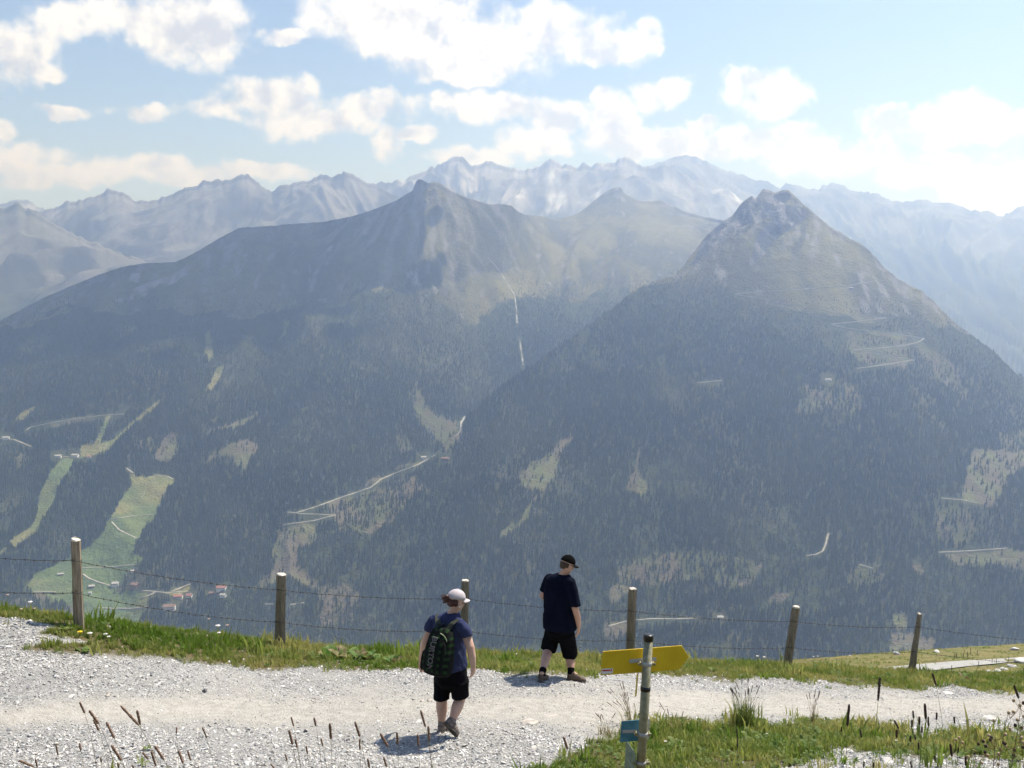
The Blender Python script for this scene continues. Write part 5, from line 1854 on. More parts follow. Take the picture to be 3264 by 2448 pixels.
body = hs + [limb([m_(1787, 1850), neck, head_m + Vector((0, 0, -.05))], [.075, .062, .058]),
             limb([shL + Vector((.01, 0, -.02)), elL, wrL], [.045, .046, .032]), limb([shR + Vector((-.01, 0, -.02)), m_(1829, 1905, -.16), elR, m_(1841, 1968, -.14), wrR], [.046, .052, .047, .043, .030]),
             loft([(m_(1784, 1854), r_m * .13, f_m * .075), (chest, r_m * .175, f_m * .12), (waist, r_m * .185, f_m * .15), (hipc, r_m * .15, f_m * .12), (m_(1784, 2028), r_m * .10, f_m * .09)]),
             limb([hipL, knL, knL.lerp(ankL, .35), ankL], [.075, .064, .066, .040]), limb([hipR, knR, knR.lerp(ankR, .35), ankR], [.075, .064, .066, .040]),
             limb([ankL, heelL + Vector((.05, .13, .05))], [.038, .03]), limb([ankR, heelR + Vector((.13, .04, .05))], [.038, .03])]
body += hand(wrR, tipR, f_m, f_m, -r_m) + hand(wrL, wrL + Vector((.12, .10, -.03)), (0, 0, 1), (0, 0, 1), -r_m)
fuse("body", LP(man, body), M_SKIN, man, .0065, 3)
shirt = [loft([(m_(1794, 1826, .03), r_m * .078, f_m * .072), (m_(1788, 1835), r_m * .150, f_m * .098), (m_(1785, 1848), r_m * .205, f_m * .12), (chest, r_m * .230, f_m * .168), (m_(1783, 1925), r_m * .222, f_m * .185), (waist, r_m * .230, f_m * .196), (m_(1784, 1990), r_m * .232, f_m * .195), (m_(1784, 2003), r_m * .228, f_m * .19)], 26, 2.3),
         limb([shL + Vector((.02, 0, -.01)), shL.lerp(elL, .5), shL.lerp(elL, .80)], [.086, .083, .079], 16, False), ball(shL + Vector((.015, 0, -.01)), .086, .086, .086),
         limb([shR + Vector((-.02, 0, -.01)), shR.lerp(elR, .5), shR.lerp(elR, .93)], [.088, .086, .083], 16, False), ball(shR + Vector((-.015, 0, -.01)), .088, .088, .088)]
fuse("t_shirt", LP(man, shirt), M_NAVY, man, .009, 3, .017, (11, 9, 6), seed=3)
shorts = [loft([(m_(1784, 1990), r_m * .205, f_m * .172), (hipc, r_m * .218, f_m * .182), (m_(1784, 2026), r_m * .19, f_m * .15), (m_(1784, 2036), r_m * .12, f_m * .10)], 24),
          limb([hipL, knL + (knL - hipL).normalized() * -.02, knL + (knL - hipL).normalized() * .035], [.122, .108, .106], 18, False), limb([hipR, knR + (knR - hipR).normalized() * -.04, knR + (knR - hipR).normalized() * .02], [.124, .110, .108], 18, False)]
fuse("shorts", LP(man, shorts), M_BLACKC, man, .009, 3, .013, seed=9)
for hl, to, an, kn in ((heelL, toeL, ankL, knL), (heelR, toeR, ankR, knR)):
    upp, sole = shoe_shapes(hl, to, (0, 0, 1), 1.0, an, .052)
    so = fuse("shoe", LP(man, upp), M_SHOE, man, .007, 3)
    fuse("sole", LP(man, sole), M_SOLE, so, .006, 2)
    c_ = an + (kn - an).normalized() * .02
    fuse("sock", LP(man, [limb([an - Vector((0, 0, .03)), c_, an + (kn - an).normalized() * .085], [.048, .047, .050], 16, False)]), M_BLACKC, man, .007, 2)
cm = cap_parts(lambda x, y, z: local(man, qm(x, y, z)), Rm, 1.04, M_CAPB, man)
# short hair under the cap, sunglasses
hair = [ball(qm(0, -.022, -.005), .082 * 1.04, .088 * 1.04, .055 * 1.04, Rm), ball(qm(0, -.06, -.045), .058, .040, .035, Rm)]
fuse("hair", LP(man, hair), M_HAIRB, man, .008, 2)
mb = MB()
for sd in (-1, 1):
    mb.add(LP(man, [ball(qm(.034 * sd, .092, .012), .027, .008, .020, Rm)])[0])
    mb.add(tube_vf([local(man, qm(.058 * sd, .088, .016)), local(man, qm(.083 * sd, .03, .012)), local(man, qm(.084 * sd, -.005, .004))], .0035, 6))
mb.add(tube_vf([local(man, qm(-.012, .1, .014)), local(man, qm(.012, .1, .014))], .003, 6))
mb.build("sunglasses", M_LENS, man, True)

# ---- the woman with the backpack
YW = 11.2
wom_foot = hit(1425, 2340)
wom = empty("person", wom_foot)
tag(wom, "person in pale cap, blue-violet t-shirt and black shorts walking on the gravel with a backpack", "person", None)


def w_(px, py, dy=0.0):
    return at(px, py, YW + dy)


r_w = Vector((.80, -.60, 0)); f_w = Vector((.60, .80, 0))
head_w = w_(1455, 1914, .02)
look_w = Vector((.80, .52, -.20))
hs, qw, Rw = head_shapes(head_w, look_w, .98)
heelLw = hit(1399, 2338); toeLw = leg_z(heelLw + Vector((.12, .20, 0)))
toeRw = hit(1455, 2354); heelRw = toeRw + Vector((-.130, -.02, .172))
ankLw = heelLw + Vector((.03, .05, .10)); ankRw = w_(1441, 2298, -.16)
hipLw, hipRw = w_(1414, 2160, .06), w_(1462, 2166, -.06)
knLw, knRw = w_(1408, 2232, .04), w_(1467, 2226, -.02)
shLw, shRw = w_(1382, 1978, .13), w_(1475, 1992, -.11)
elLw, wrLw = w_(1354, 2045, .16), w_(1342, 2100, .26)
elRw, wrRw, tipRw = w_(1499, 2064, -.19), w_(1508, 2124, -.22), w_(1508, 2162, -.21)
neckw = w_(1441, 1958, .03)
chestw, waistw, hipw = w_(1430, 2020, .0), w_(1434, 2085, .0), w_(1437, 2140, .0)
body = hs + [limb([w_(1436, 1975), neckw, head_w + Vector((0, 0, -.05))], [.07, .056, .052]),
             limb([shLw + Vector((.01, 0, -.02)), elLw, wrLw], [.042, .044, .029]), limb([shRw + Vector((-.01, 0, -.02)), w_(1490, 2034, -.14), elRw, w_(1505, 2095, -.21), wrRw], [.042, .050, .047, .041, .028]),
             loft([(w_(1432, 1978), r_w * .11, f_w * .07), (chestw, r_w * .145, f_w * .11), (waistw, r_w * .15, f_w * .125), (hipw, r_w * .14, f_w * .11), (w_(1438, 2180), r_w * .09, f_w * .08)]),
             limb([hipLw, knLw, knLw.lerp(ankLw, .35), ankLw], [.07, .060, .063, .037]), limb([hipRw, knRw, knRw.lerp(ankRw, .35), ankRw], [.07, .061, .064, .038]),
             limb([ankLw, heelLw + Vector((.06, .1, .05))], [.036, .03]), limb([ankRw, heelRw.lerp(toeRw, .5) + Vector((.02, .02, .03))], [.036, .03])]
body += hand(wrRw, tipRw, f_w, f_w, -r_w) + hand(wrLw, wrLw + Vector((-.01, .06, -.15)), f_w, f_w, r_w)
fuse("body", LP(wom, body), M_SKIN2, wom, .006, 3)
shirt = [loft([(w_(1440, 1953, .03), r_w * .078, f_w * .075), (w_(1434, 1960), r_w * .125, f_w * .09), (w_(1430, 1974), r_w * .165, f_w * .105), (chestw, r_w * .182, f_w * .150), (w_(1433, 2060), r_w * .172, f_w * .150), (waistw, r_w * .180, f_w * .156), (w_(1436, 2115), r_w * .192, f_w * .165), (w_(1436, 2126), r_w * .190, f_w * .162)], 26, 2.3),
         limb([shLw + Vector((.02, 0, -.01)), shLw.lerp(elLw, .3), shLw.lerp(elLw, .52)], [.075, .072, .068], 16, False), ball(shLw + Vector((.015, 0, -.01)), .076, .076, .076),
         limb([shRw + Vector((-.02, 0, -.01)), shRw.lerp(elRw, .3), shRw.lerp(elRw, .55)], [.078, .076, .073], 16, False), ball(shRw + Vector((-.02, 0, -.01)), .079, .079, .079)]
fuse("t_shirt", LP(wom, shirt), M_BLUET, wom, .008, 3, .017, (13, 10, 8), seed=23)
shorts = [loft([(w_(1436, 2105), r_w * .170, f_w * .145), (hipw, r_w * .188, f_w * .165), (w_(1438, 2170), r_w * .185, f_w * .16), (w_(1438, 2192), r_w * .13, f_w * .11)], 24),
          limb([hipLw, knLw + Vector((0, 0, .06)), knLw + Vector((0, 0, .015))], [.108, .092, .090], 18, False), limb([hipRw, knRw + Vector((-.005, 0, .05)), knRw + Vector((0, 0, .012))], [.112, .098, .095], 18, False)]
fuse("shorts", LP(wom, shorts), M_BLACKC, wom, .008, 3, .012, seed=29)
upp, sole = shoe_shapes(heelLw, toeLw, (0, 0, 1), 1.0, ankLw, .046)
so = fuse("shoe", LP(wom, upp), M_SHOE2, wom, .0065, 3); fuse("sole", LP(wom, sole), M_SOLE, so, .006, 2)
upr = Vector((.45, .55, .45))
upp, sole = shoe_shapes(heelRw, toeRw + Vector((0, 0, .01)), upr, 1.0, ankRw, .048)
so = fuse("shoe", LP(wom, upp), M_SHOE2, wom, .0065, 3); fuse("sole", LP(wom, sole), M_SOLE, so, .006, 2)
for an, kn in ((ankLw, knLw), (ankRw, knRw)):
    fuse("sock", LP(wom, [limb([an - (kn - an).normalized() * .03, an, an + (kn - an).normalized() * .03], [.043, .042, .043], 16, False)]), M_SHOE2, wom, .006, 2)
cap_parts(lambda x, y, z: local(wom, qw(x, y, z)), Rw, 1.0, M_CAPL, wom, lift=.0, brim_len=.075)
hair = [ball(qw(0, -.030, -.008), .081, .080, .062, Rw), ball(qw(0, -.070, -.035), .050, .036, .038, Rw)]
bun = qw(-.01, -.125, .012)
hair += [ball(bun, .040, .036, .040), ball(bun + Vector((-.03, -.01, .012)), .022, .02, .02), ball(bun + Vector((-.02, 0, -.03)), .02, .02, .022), ball(bun + Vector((.0, -.01, .03)), .022, .02, .018), limb([bun, qw(0, -.08, .0)], [.02, .03], 10)]
ho_ = fuse("hair", LP(wom, hair), M_HAIR, wom, .006, 2, .006, (40, 40, 40), 31)
mb = MB()
for k in range(16):
    r = random.Random(k); d = Vector((r.uniform(-1, .3), r.uniform(-.5, .5), r.uniform(-.6, 1))).normalized()
    p = bun + d * .03
    mb.add(tube_vf([local(wom, p), local(wom, p + d * .03 + Vector((0, 0, -.004))), local(wom, p + d * .05 + Vector((-.012, 0, -.018)))], [.0025, .002, .0006], 4))
mb.build("loose_strands", M_HAIR, ho_, True)
MB().add(LP(wom, [ball(qw(.088, 0, -.05), .007, .007, .007)])[0]).build("earring", M_WHITE, wom, True)

# ---- backpack
def plaid():
    m, t, p = material("black_green_plaid", (0.01, 0.02, 0.012), .9, .15)
    tcn = t.new("ShaderNodeTexCoord"); s_ = t.new("ShaderNodeSeparateXYZ"); t.l.new(tcn.outputs["Object"], s_.inputs[0])
    nz = t.noise(tcn.outputs["Object"], 14, 3, .5)

    def band(v, fr, ph, lo, hi):
        return t.range(t.math('SINE', t.math('MULTIPLY_ADD', v, fr, ph)), lo, hi)
    a = band(s_.outputs[0], 92, 0.4, -.1, .45); b = band(s_.outputs[2], 84, 0.0, -.1, .45)
    c = t.mix(t.math('MULTIPLY', a, b), c4((0.005, 0.006, 0.006)), c4((0.016, 0.048, 0.014)))
    a2 = band(s_.outputs[0], 92, 2.6, .6, .9)
    c = t.mix(t.math('MULTIPLY', a2, .25), c, c4((0.012, 0.03, 0.022)))
    c = t.mix(t.range(nz, .3, .7, 0, .35), c, c4((0.005, 0.006, 0.006)))
    t.l.new(c, p.inputs["Base Color"])
    return m


M_PLAID = plaid()
M_STRAP = noisy("dark_strap", (0.012, 0.016, 0.012), (0.03, 0.036, 0.026), 40, .8, .25)
M_PIPE = noisy("pale_piping", (0.20, 0.26, 0.14), (0.34, 0.40, 0.24), 30, .6, .3)
M_LETTER = noisy("pale_lettering", (0.26, 0.235, 0.235), (0.34, 0.31, 0.30), 30, .6, .3)
bc = w_(1402, 2074, -.20)
bx_ = Vector((.86, -.50, -.10)).normalized()                 # across the pack, towards the right shoulder
bup = (w_(1413, 1990, -.14) - w_(1393, 2146, -.20)).normalized()
bx_ = (bx_ - bup * bx_.dot(bup)).normalized()
bout = bx_.cross(bup).normalized()                           # away from the back
if bout.y > 0:
    bout = -bout
bag = bpy.data.objects.new("backpack", None); COL.objects.link(bag)
BM = Matrix((bx_, -bout, bup)).transposed().to_4x4(); BM.translation = bc; BM = BM @ Matrix.Scale(.94, 4)
bag.matrix_world = BM
tag(bag, "black and green plaid backpack with lettering, worn by the person in the pale cap", "backpack")
# local frame: x across, -y outwards, z up; half size .165 x .13 x .27


def bag_loft(zs, w0, d0, yoff=0.0):
    return loft([(Vector((xo, yoff + yo, z_)), Vector((w0 * fw, 0, 0)), Vector((0, d0 * fd, 0))) for z_, fw, fd, xo, yo in zs], 30, 3.2)


prof = [(-.275, .55, .55, 0, 0), (-.262, .86, .80, 0, 0), (-.22, .99, .97, 0, 0), (-.10, 1.0, 1.0, 0, 0), (.05, .93, .94, 0, .0), (.16, .84, .84, 0, .01), (.225, .70, .70, 0, .018), (.26, .50, .52, 0, .024), (.272, .25, .3, 0, .028)]
fuse("main_bag", [bag_loft(prof, .172, .115)], M_PLAID, bag, .009, 4, .007, (12, 8, 9), 41)
prof = [(-.235, .5, .5, 0, 0), (-.22, .85, .85, 0, 0), (-.17, 1, 1, 0, 0), (.0, .96, 1, 0, 0), (.10, .86, .9, 0, .01), (.16, .6, .6, 0, .02)]
fuse("front_pocket", [bag_loft(prof, .145, .06, -.085)], M_PLAID, bag, .009, 4, .005, (12, 8, 9), 43)
fuse("side_pocket", [loft([(Vector((-.172, .0, z_)), Vector((.028 * f_, 0, 0)), Vector((0, .085 * f_, 0))) for z_, f_ in ((-.25, .6), (-.22, 1), (-.12, 1.05), (-.04, .9), (-.02, .5))], 20, 2.6)], M_PLAID, bag, .008, 3)
pth = [Vector((.125 * math.cos(a) * .98, -.088 + .02 * abs(math.cos(a)), .10 + .115 * math.sin(a))) for a in np.linspace(.25, 1.35, 9)]
MB().add(tube_vf(pth, .007, 6)).build("piping", M_PIPE, bag, True)
MB().add(tube_vf([Vector((-.03, .03, .262)), Vector((-.028, .03, .295)), Vector((.0, .03, .305)), Vector((.028, .03, .295)), Vector((.03, .03, .262))], .008, 6, squash=.5)).build("haul_loop", M_STRAP, bag, True)
tm = text_mesh("BURTON", .093, .0017); tm.materials.append(M_LETTER)
lo_ = link("lettering", tm, bag)
lo_.rotation_euler = (math.radians(90), math.radians(90), 0)
lo_.location = (-.018, -.152, -.018)
lo_["label"] = "pale outlined capital letters running down the pack"
# keep the print on the curved front of the pocket
co = np.zeros(len(tm.vertices) * 3, np.float32); tm.vertices.foreach_get("co", co); co = co.reshape(-1, 3)
zl_ = -co[:, 0] - .018
co[:, 2] += np.where(zl_ > .06, -(zl_ - .06) * .42, 0) - np.clip(-.17 - zl_, 0, 1) * .5
tm.vertices.foreach_set("co", co.ravel()); tm.update()


def strap_path(pts, name, wd=.033, th=.006):
    pts = [bag.matrix_world.inverted() @ Vector(p) for p in pts]
    V, Fc = [], []
    side = Vector((1, 0, 0))
    for i, p in enumerate(pts):
        tg = (pts[min(i + 1, len(pts) - 1)] - pts[max(i - 1, 0)]).normalized()
        s_ = (side - tg * side.dot(tg)).normalized(); n_ = tg.cross(s_)
        for a_, b_ in ((-1, -1), (1, -1), (1, 1), (-1, 1)):
            V.append(p + s_ * a_ * wd + n_ * b_ * th)
        if i:
            o = (i - 1) * 4
            Fc += [(o + k, o + (k + 1) % 4, o + 4 + (k + 1) % 4, o + 4 + k) for k in range(4)]
    Fc += [(3, 2, 1, 0), tuple(len(V) - 4 + k for k in range(4))]
    o = MB().add((V, Fc)).build(name, M_STRAP, bag, False)
    bv = o.modifiers.new("b", 'BEVEL'); bv.width = .004; bv.segments = 2
    return o


strap_path([w_(1400, 2012, -.17), w_(1397, 1990, -.13), w_(1395, 1972, -.02), w_(1397, 1960, .10), w_(1405, 1966, .20), w_(1420, 2000, .26), w_(1432, 2060, .26)], "shoulder_strap")
strap_path([w_(1424, 2010, -.20), w_(1440, 1988, -.17), w_(1458, 1974, -.10), w_(1470, 1970, -.02), w_(1478, 1978, .06), w_(1480, 2010, .10), w_(1478, 2070, .10)], "shoulder_strap")

# ------------------------------------------------------------------ timothy grass spikes in the foreground
M_SPIKE = noisy("brown_seed_spike", (0.18, 0.115, 0.08), (0.31, 0.205, 0.15), 160, .95, .1, bump=.6)
M_SPIKED = noisy("dark_seed_spike", (0.055, 0.035, 0.03), (0.12, 0.08, 0.065), 160, .95, .1, bump=.6)
M_STEM = leafmat("grass_stem", (0.16, 0.15, 0.06), (0.30, 0.25, 0.12), .2, False)
M_STEMG = leafmat("green_stem", (0.10, 0.15, 0.03), (0.22, 0.26, 0.08), .2, False)


def spike_vf(a, b, rad, seed):
    r = random.Random(seed); n = max(8, int((b - a).length / .0045))
    path = [a.lerp(b, i / n) for i in range(n + 1)]
    rr = []
    for i in range(n + 1):
        f = i / n
        rr.append(rad * (min(1, (f + .04) / .16) ** .5) * (min(1, (1.03 - f) / .12) ** .5) * r.uniform(.82, 1.16))
    return tube_vf(path, rr, 7)


ORD = "first second third fourth fifth sixth seventh eighth ninth tenth eleventh twelfth thirteenth fourteenth fifteenth sixteenth seventeenth eighteenth nineteenth twentieth twenty-first twenty-second twenty-third twenty-fourth twenty-fifth twenty-sixth twenty-seventh".split()


def nth(lst, k):
    order = sorted(range(len(lst)), key=lambda i: lst[i][0])
    return ORD[order.index(k)]


def stalk(k, tx, ty, bx, by, dark, label, group, Y=None, real=.078):
    r = random.Random(900 + k)
    ln = math.hypot(tx - bx, ty - by)
    if Y is None:
        Y = min(max(real * 3400 / ln, 5.4), 7.4)
    top, bot = at(tx, ty, Y), at(bx, by, Y + r.uniform(-.02, .02))
    d = (bot - top).normalized()
    # the stem runs on from the spike and bends to the vertical towards its root
    g0 = bot + Vector((d.x * .35, d.y * .2, 0)); gzv = gz(g0.x, g0.y)
    hgt_ = bot.z - gzv
    root = Vector((bot.x + d.x * min(.5, hgt_ * .45), bot.y + r.uniform(-.06, .06), gzv - .03))
    mid = bot + d * hgt_ * .4; mid = mid.lerp((bot + root) / 2, .4)
    e = empty("grass_stalk", (root.x, root.y, gzv))
    pth = []
    for i in range(10):
        f = i / 9
        pth.append(local(e, bot * (1 - f) ** 2 + mid * 2 * f * (1 - f) + root * f * f))
    MB().add(tube_vf(pth, [.0011 + .0006 * i / 9 for i in range(10)], 5)).build("stem", M_STEMG if dark else M_STEM, e, True)
    MB().add(spike_vf(local(e, top), local(e, bot), r.uniform(.0062, .0080) * (1.0 if ln > 22 else .85), k)).build("seed_head", M_SPIKED if dark else M_SPIKE, e)
    tag(e, label, "grass stalk", group)
    return e


LEFT = [(254, 2238, 270, 2272), (284, 2264, 315, 2307), (298, 2294, 316, 2329), (339, 2301, 365, 2353), (384, 2249, 443, 2312), (437, 2264, 447, 2309), (563, 2318, 563, 2338), (645, 2318, 659, 2351), (178, 2373, 185, 2407), (253, 2368, 258, 2392), (355, 2375, 386, 2424),
        (454, 2398, 473, 2420), (482, 2394, 497, 2440), (493, 2377, 523, 2422), (569, 2392, 584, 2433), (598, 2392, 608, 2424), (321, 2416, 323, 2430), (375, 2432, 379, 2449), (421, 2438, 427, 2452), (113, 2420, 119, 2446), (60, 2424, 108, 2444)]
LUNI = {0: "highest brown grass spike at the far left, above a curved pair", 4: "long left arm of the two spikes forming a V at the left", 5: "short right arm of the two spikes forming a V at the left", 7: "single brown spike right of the small round one, left foreground", 6: "tiny rounded grass spike alone on its stem at the left", 3: "long dark brown spike below the V pair at the left"}
for k, q in enumerate(LEFT):
    stalk(k, *q, False, LUNI.get(k, "brown grass spike, %s from the left in the bottom left corner" % nth(LEFT, k)), "grass spikes in the left foreground")
MIDS = [(928, 2285, 936, 2314), (1001, 2287, 1007, 2314), (1051, 2305, 1055, 2355), (1131, 2300, 1147, 2348), (1146, 2355, 1147, 2388), (921, 2327, 933, 2373), (941, 2355, 947, 2383), (1023, 2353, 1029, 2377), (976, 2377, 980, 2403), (909, 2403, 915, 2424), (1212, 2337, 1236, 2379), (1265, 2334, 1268, 2374),
        (1341, 2264, 1356, 2317), (1365, 2314, 1369, 2362), (1331, 2340, 1334, 2379), (1172, 2418, 1178, 2447), (1223, 2413, 1232, 2444), (862, 2434, 874, 2448), (1796, 2348, 1809, 2388)]
MUNI = {12: "tall leaning grass spike left of the walking person's feet", 13: "grass spike just below the tall leaning one by the walker", 10: "grass spike leaning left in front of the walker's shadow", 11: "upright grass spike in front of the middle of the walker's shadow", 14: "short grass spike in front of the right half of the walker's shadow", 18: "lone grass spike left of the signpost at the verge edge", 2: "long upright grass spike in the middle of the gravel", 3: "long slightly leaning spike left of the walker's shadow"}
for k, q in enumerate(MIDS):
    stalk(40 + k, *q, False, MUNI.get(k, "brown grass spike, %s from the left in the middle foreground" % nth(MIDS, k)), "grass spikes in the middle foreground")
RIGHT = [(2805, 2158, 2799, 2233), (2707, 2245, 2701, 2314), (2972, 2146, 2984, 2185), (3232, 2183, 3247, 2226), (2948, 2243, 2951, 2292), (2959, 2284, 2959, 2314), (2910, 2265, 2912, 2290), (2907, 2294, 2907, 2318), (2930, 2284, 2931, 2310), (2986, 2271, 2985, 2294), (3041, 2284, 3043, 2306), (2850, 2295, 2865, 2323), (2858, 2327, 2858, 2351),
         (2742, 2325, 2746, 2351), (2683, 2316, 2681, 2333), (2939, 2316, 2938, 2337), (2902, 2345, 2902, 2364), (2915, 2343, 2919, 2358), (2927, 2366, 2929, 2390), (3029, 2370, 3034, 2411), (3056, 2382, 3053, 2401), (3078, 2411, 3078, 2440), (2980, 2407, 2980, 2425), (2902, 2427, 2906, 2446), (2754, 2427, 2753, 2446), (2785, 2430, 2785, 2447), (2349, 2322, 2351, 2384)]
RUNI = {0: "tallest dark grass spike at the right, standing alone above the verge", 1: "dark crooked grass spike above the verge left of the tallest one", 2: "dark spike on a long bare stem below the last fence post", 3: "dark drooping spike near the right edge of the picture", 26: "dark spike low in the green verge right of the signpost", 4: "tallest spike in the dense dark cluster at the right"}
for k, q in enumerate(RIGHT):
    stalk(80 + k, *q, True, RUNI.get(k, "short dark grass spike, %s from the left right of the signpost" % nth(RIGHT, k)), "dark grass spikes at the right", None if k != 26 else 8.6)


# ------------------------------------------------------------------ tall grass clumps
M_BLADE = leafmat("tall_blade", (0.085, 0.13, 0.025), (0.20, 0.24, 0.06), .4, False)
M_BLADED = leafmat("dry_blade", (0.26, 0.22, 0.10), (0.38, 0.32, 0.17), .35, False)


def clump(px, py, h, wid, nb, ns, label, dry, seed, lean=0.0):
    r = random.Random(seed); p = hit(px, py)
    e = empty("grass_clump", p)
    mb = MB()
    for _ in range(nb):
        a = r.uniform(0, 6.28); q = wid * .35 * math.sqrt(r.random()); bx, by = q * math.cos(a), q * math.sin(a)
        hh = h * r.uniform(.4, .95); la = r.uniform(0, 6.28); dx, dy = math.cos(la) * wid * r.uniform(.1, .8) + lean * hh, math.sin(la) * wid * r.uniform(.1, .8)
        w2 = r.uniform(.0035, .0065); sx, sy = -math.sin(la) * w2, math.cos(la) * w2
        o = len(mb.V)
        V = []
        for f in (0, .35, .7, 1.0):
            zz = hh * (f - .18 * f * f * f); ww = (1 - f * .85)
            V += [(bx + dx * f * f - sx * ww, by + dy * f * f - sy * ww, zz - .02), (bx + dx * f * f + sx * ww, by + dy * f * f + sy * ww, zz - .02)]
        mb.add((V, [(0, 1, 3, 2), (2, 3, 5, 4), (4, 5, 7, 6)]))
    stuff(mb.build("blades", M_BLADED if dry else M_BLADE, e))
    for k in range(ns):
        a = r.uniform(0, 6.28); q = wid * .3 * r.random(); bx, by = q * math.cos(a), q * math.sin(a)
        hh = h * r.uniform(.6, 1.0); dx, dy = r.uniform(-.5, .5) * wid + lean * hh, r.uniform(-.4, .4) * wid
        pth = [Vector((bx + dx * f * f, by + dy * f * f, hh * f - .02)) for f in (0, .3, .6, .85, 1)]
        so = MB().add(tube_vf(pth, [.0018, .0016, .0014, .0012, .0010], 4)).build("stem", M_STEM if dry else M_STEMG, e, True)
        tl_ = (pth[-1] - pth[-2]).normalized() * r.uniform(.05, .10)
        MB().add(spike_vf(pth[-1] + tl_, pth[-1] - tl_ * .15, .0042, seed + k)).build("seed_head", M_SPIKED if not dry else M_SPIKE, so)
    tag(e, label, "grass clump", "tall grass clumps on the right verge")


clump(2370, 2330, .64, .30, 190, 18, "tallest green grass clump, right of the yellow sign", False, 700)
clump(2010, 2310, .42, .30, 34, 16, "thin grass clump behind the signpost", True, 701, -.25)
clump(2590, 2312, .46, .14, 26, 9, "slender yellowing grass clump between the tall clump and the dark spikes", True, 702)
clump(1930, 2345, .26, .22, 30, 5, "low dry grass clump left of the blue plate", True, 703, -.1)
clump(2150, 2330, .24, .22, 30, 4, "low dry grass clump right of the blue plate", True, 704, .1)


# ------------------------------------------------------------------ broad-leaved plants and flowers
M_DOCK = leafmat("dock_leaf", (0.07, 0.15, 0.03), (0.18, 0.25, 0.06), .35, False)
M_DOCKB = leafmat("withered_leaf", (0.16, 0.13, 0.06), (0.26, 0.22, 0.10), .25, False)


def leaf_vf(base, out, ln, wd, up, curl, r):
    out = Vector(out).normalized(); side = Vector((-out.y, out.x, 0))
    V, Fc = [], []
    n = 6
    for i in range(n + 1):
        f = i / n
        w2 = wd * (math.sin(math.pi * min(1, .08 + f * .92)) ** .6) * (1 - .25 * f) if 0 < i < n else wd * .08
        c_ = base + out * ln * f + Vector((0, 0, up * f - curl * f * f))
        for s_ in (-1, -.5, 0, .5, 1):
            V.append(c_ + side * w2 * s_ + Vector((0, 0, .25 * w2 * abs(s_) + r.uniform(-.006, .006))))
    for i in range(n):
        for j in range(4):
            a = i * 5 + j
            Fc.append((a, a + 1, a + 6, a + 5))
    return V, Fc


def dock(px, py, size, n, label, seed):
    r = random.Random(seed); p = hit(px, py)
    e = empty("leafy_plant", p)
    for k in range(n):
        a = 6.283 * k / n + r.uniform(-.5, .5); q = size * r.uniform(.0, .35)
        base = Vector((q * math.cos(a), q * math.sin(a), 0))
        o = MB().add(leaf_vf(base, (math.cos(a), math.sin(a), 0), size * r.uniform(.4, .75), size * r.uniform(.18, .30), size * r.uniform(.25, .85), size * r.uniform(.1, .5), r)).build("leaf", M_DOCK if r.random() < .78 else M_DOCKB, e, True)
    tag(e, label, "plant", "broad-leaved plants on the verge")


dock(1060, 2098, .36, 16, "largest broad-leaved plant on the verge, left end of the leafy patch", 801)
dock(1110, 2105, .33, 14, "broad-leaved plant with a dark hollow, second from the left in the patch", 802)
dock(1165, 2108, .27, 14, "broad-leaved plant in the middle of the leafy patch", 803)
dock(1215, 2110, .25, 13, "broad-leaved plant right of the middle of the leafy patch", 804)
dock(1255, 2116, .21, 12, "smallest broad-leaved plant at the right end of the leafy patch", 805)
dock(570, 2072, .12, 9, "small leafy plant on the verge between the first two posts", 806)
dock(272, 2080, .13, 9, "dark leafy plant at the gravel edge below the first post", 807)
dock(480, 2068, .10, 8, "little leafy plant left of the verge's middle", 808)
dock(3090, 2172, .22, 12, "leafy plant on the track edge under the far path", 809)
dock(2590, 2135, .16, 10, "leafy plant at the foot of the leaning post", 810)
dock(3000, 2350, .11, 10, "leafy plant on the near verge among the dark spikes", 811)
dock(2520, 2360, .10, 12, "leafy plant in the near verge right of the tall clump", 812)
dock(2250, 2380, .10, 12, "leafy plant in the near verge right of the signpost", 813)
dock(2700, 2350, .10, 10, "leafy plant below the crooked dark spike", 814)
dock(860, 2092, .11, 9, "small leafy plant at the foot of the second post", 815)

M_PETW = noisy("white_petals", (0.62, 0.58, 0.55), (0.78, 0.74, 0.71), 80, .8, .2)
M_PETY = noisy("yellow_petals", (0.70, 0.50, 0.02), (0.80, 0.60, 0.04), 80, .8, .2)
M_PETP = noisy("pinkish_seed_tuft", (0.42, 0.30, 0.25), (0.55, 0.42, 0.36), 80, .9, .1)


def flower(px, py, hgt_, rad, mat, label, seed, base=None):
    r = random.Random(seed)
    p = hit(*(base or (px, py)))
    if base:
        top = at(px, py, p.y)
    else:
        top = p + Vector((r.uniform(-.02, .02), r.uniform(-.02, .02), hgt_))
    e = empty("flower", p)
    t_ = local(e, top)
    MB().add(tube_vf([Vector((0, 0, -.02)), Vector((t_.x * .3, t_.y * .3, t_.z * .5)), t_], [.003, .0025, .002], 5)).build("stem", M_STEMG, e, True)
    mb = MB()
    for k in range(11):
        a = 6.283 * k / 11; d = Vector((math.cos(a), math.sin(a), .35)).normalized(); s_ = Vector((-math.sin(a), math.cos(a), 0))
        mb.add(([t_ - Vector((0, 0, rad * .2)), t_ + d * rad * .6 + s_ * rad * .22, t_ + d * rad, t_ + d * rad * .6 - s_ * rad * .22], [(0, 1, 2, 3)]))
    mb.add(ball(t_ + Vector((0, 0, rad * .1)), rad * .55, rad * .55, rad * .4))
    mb.build("blossom", mat, e)
    tag(e, label, "flower")


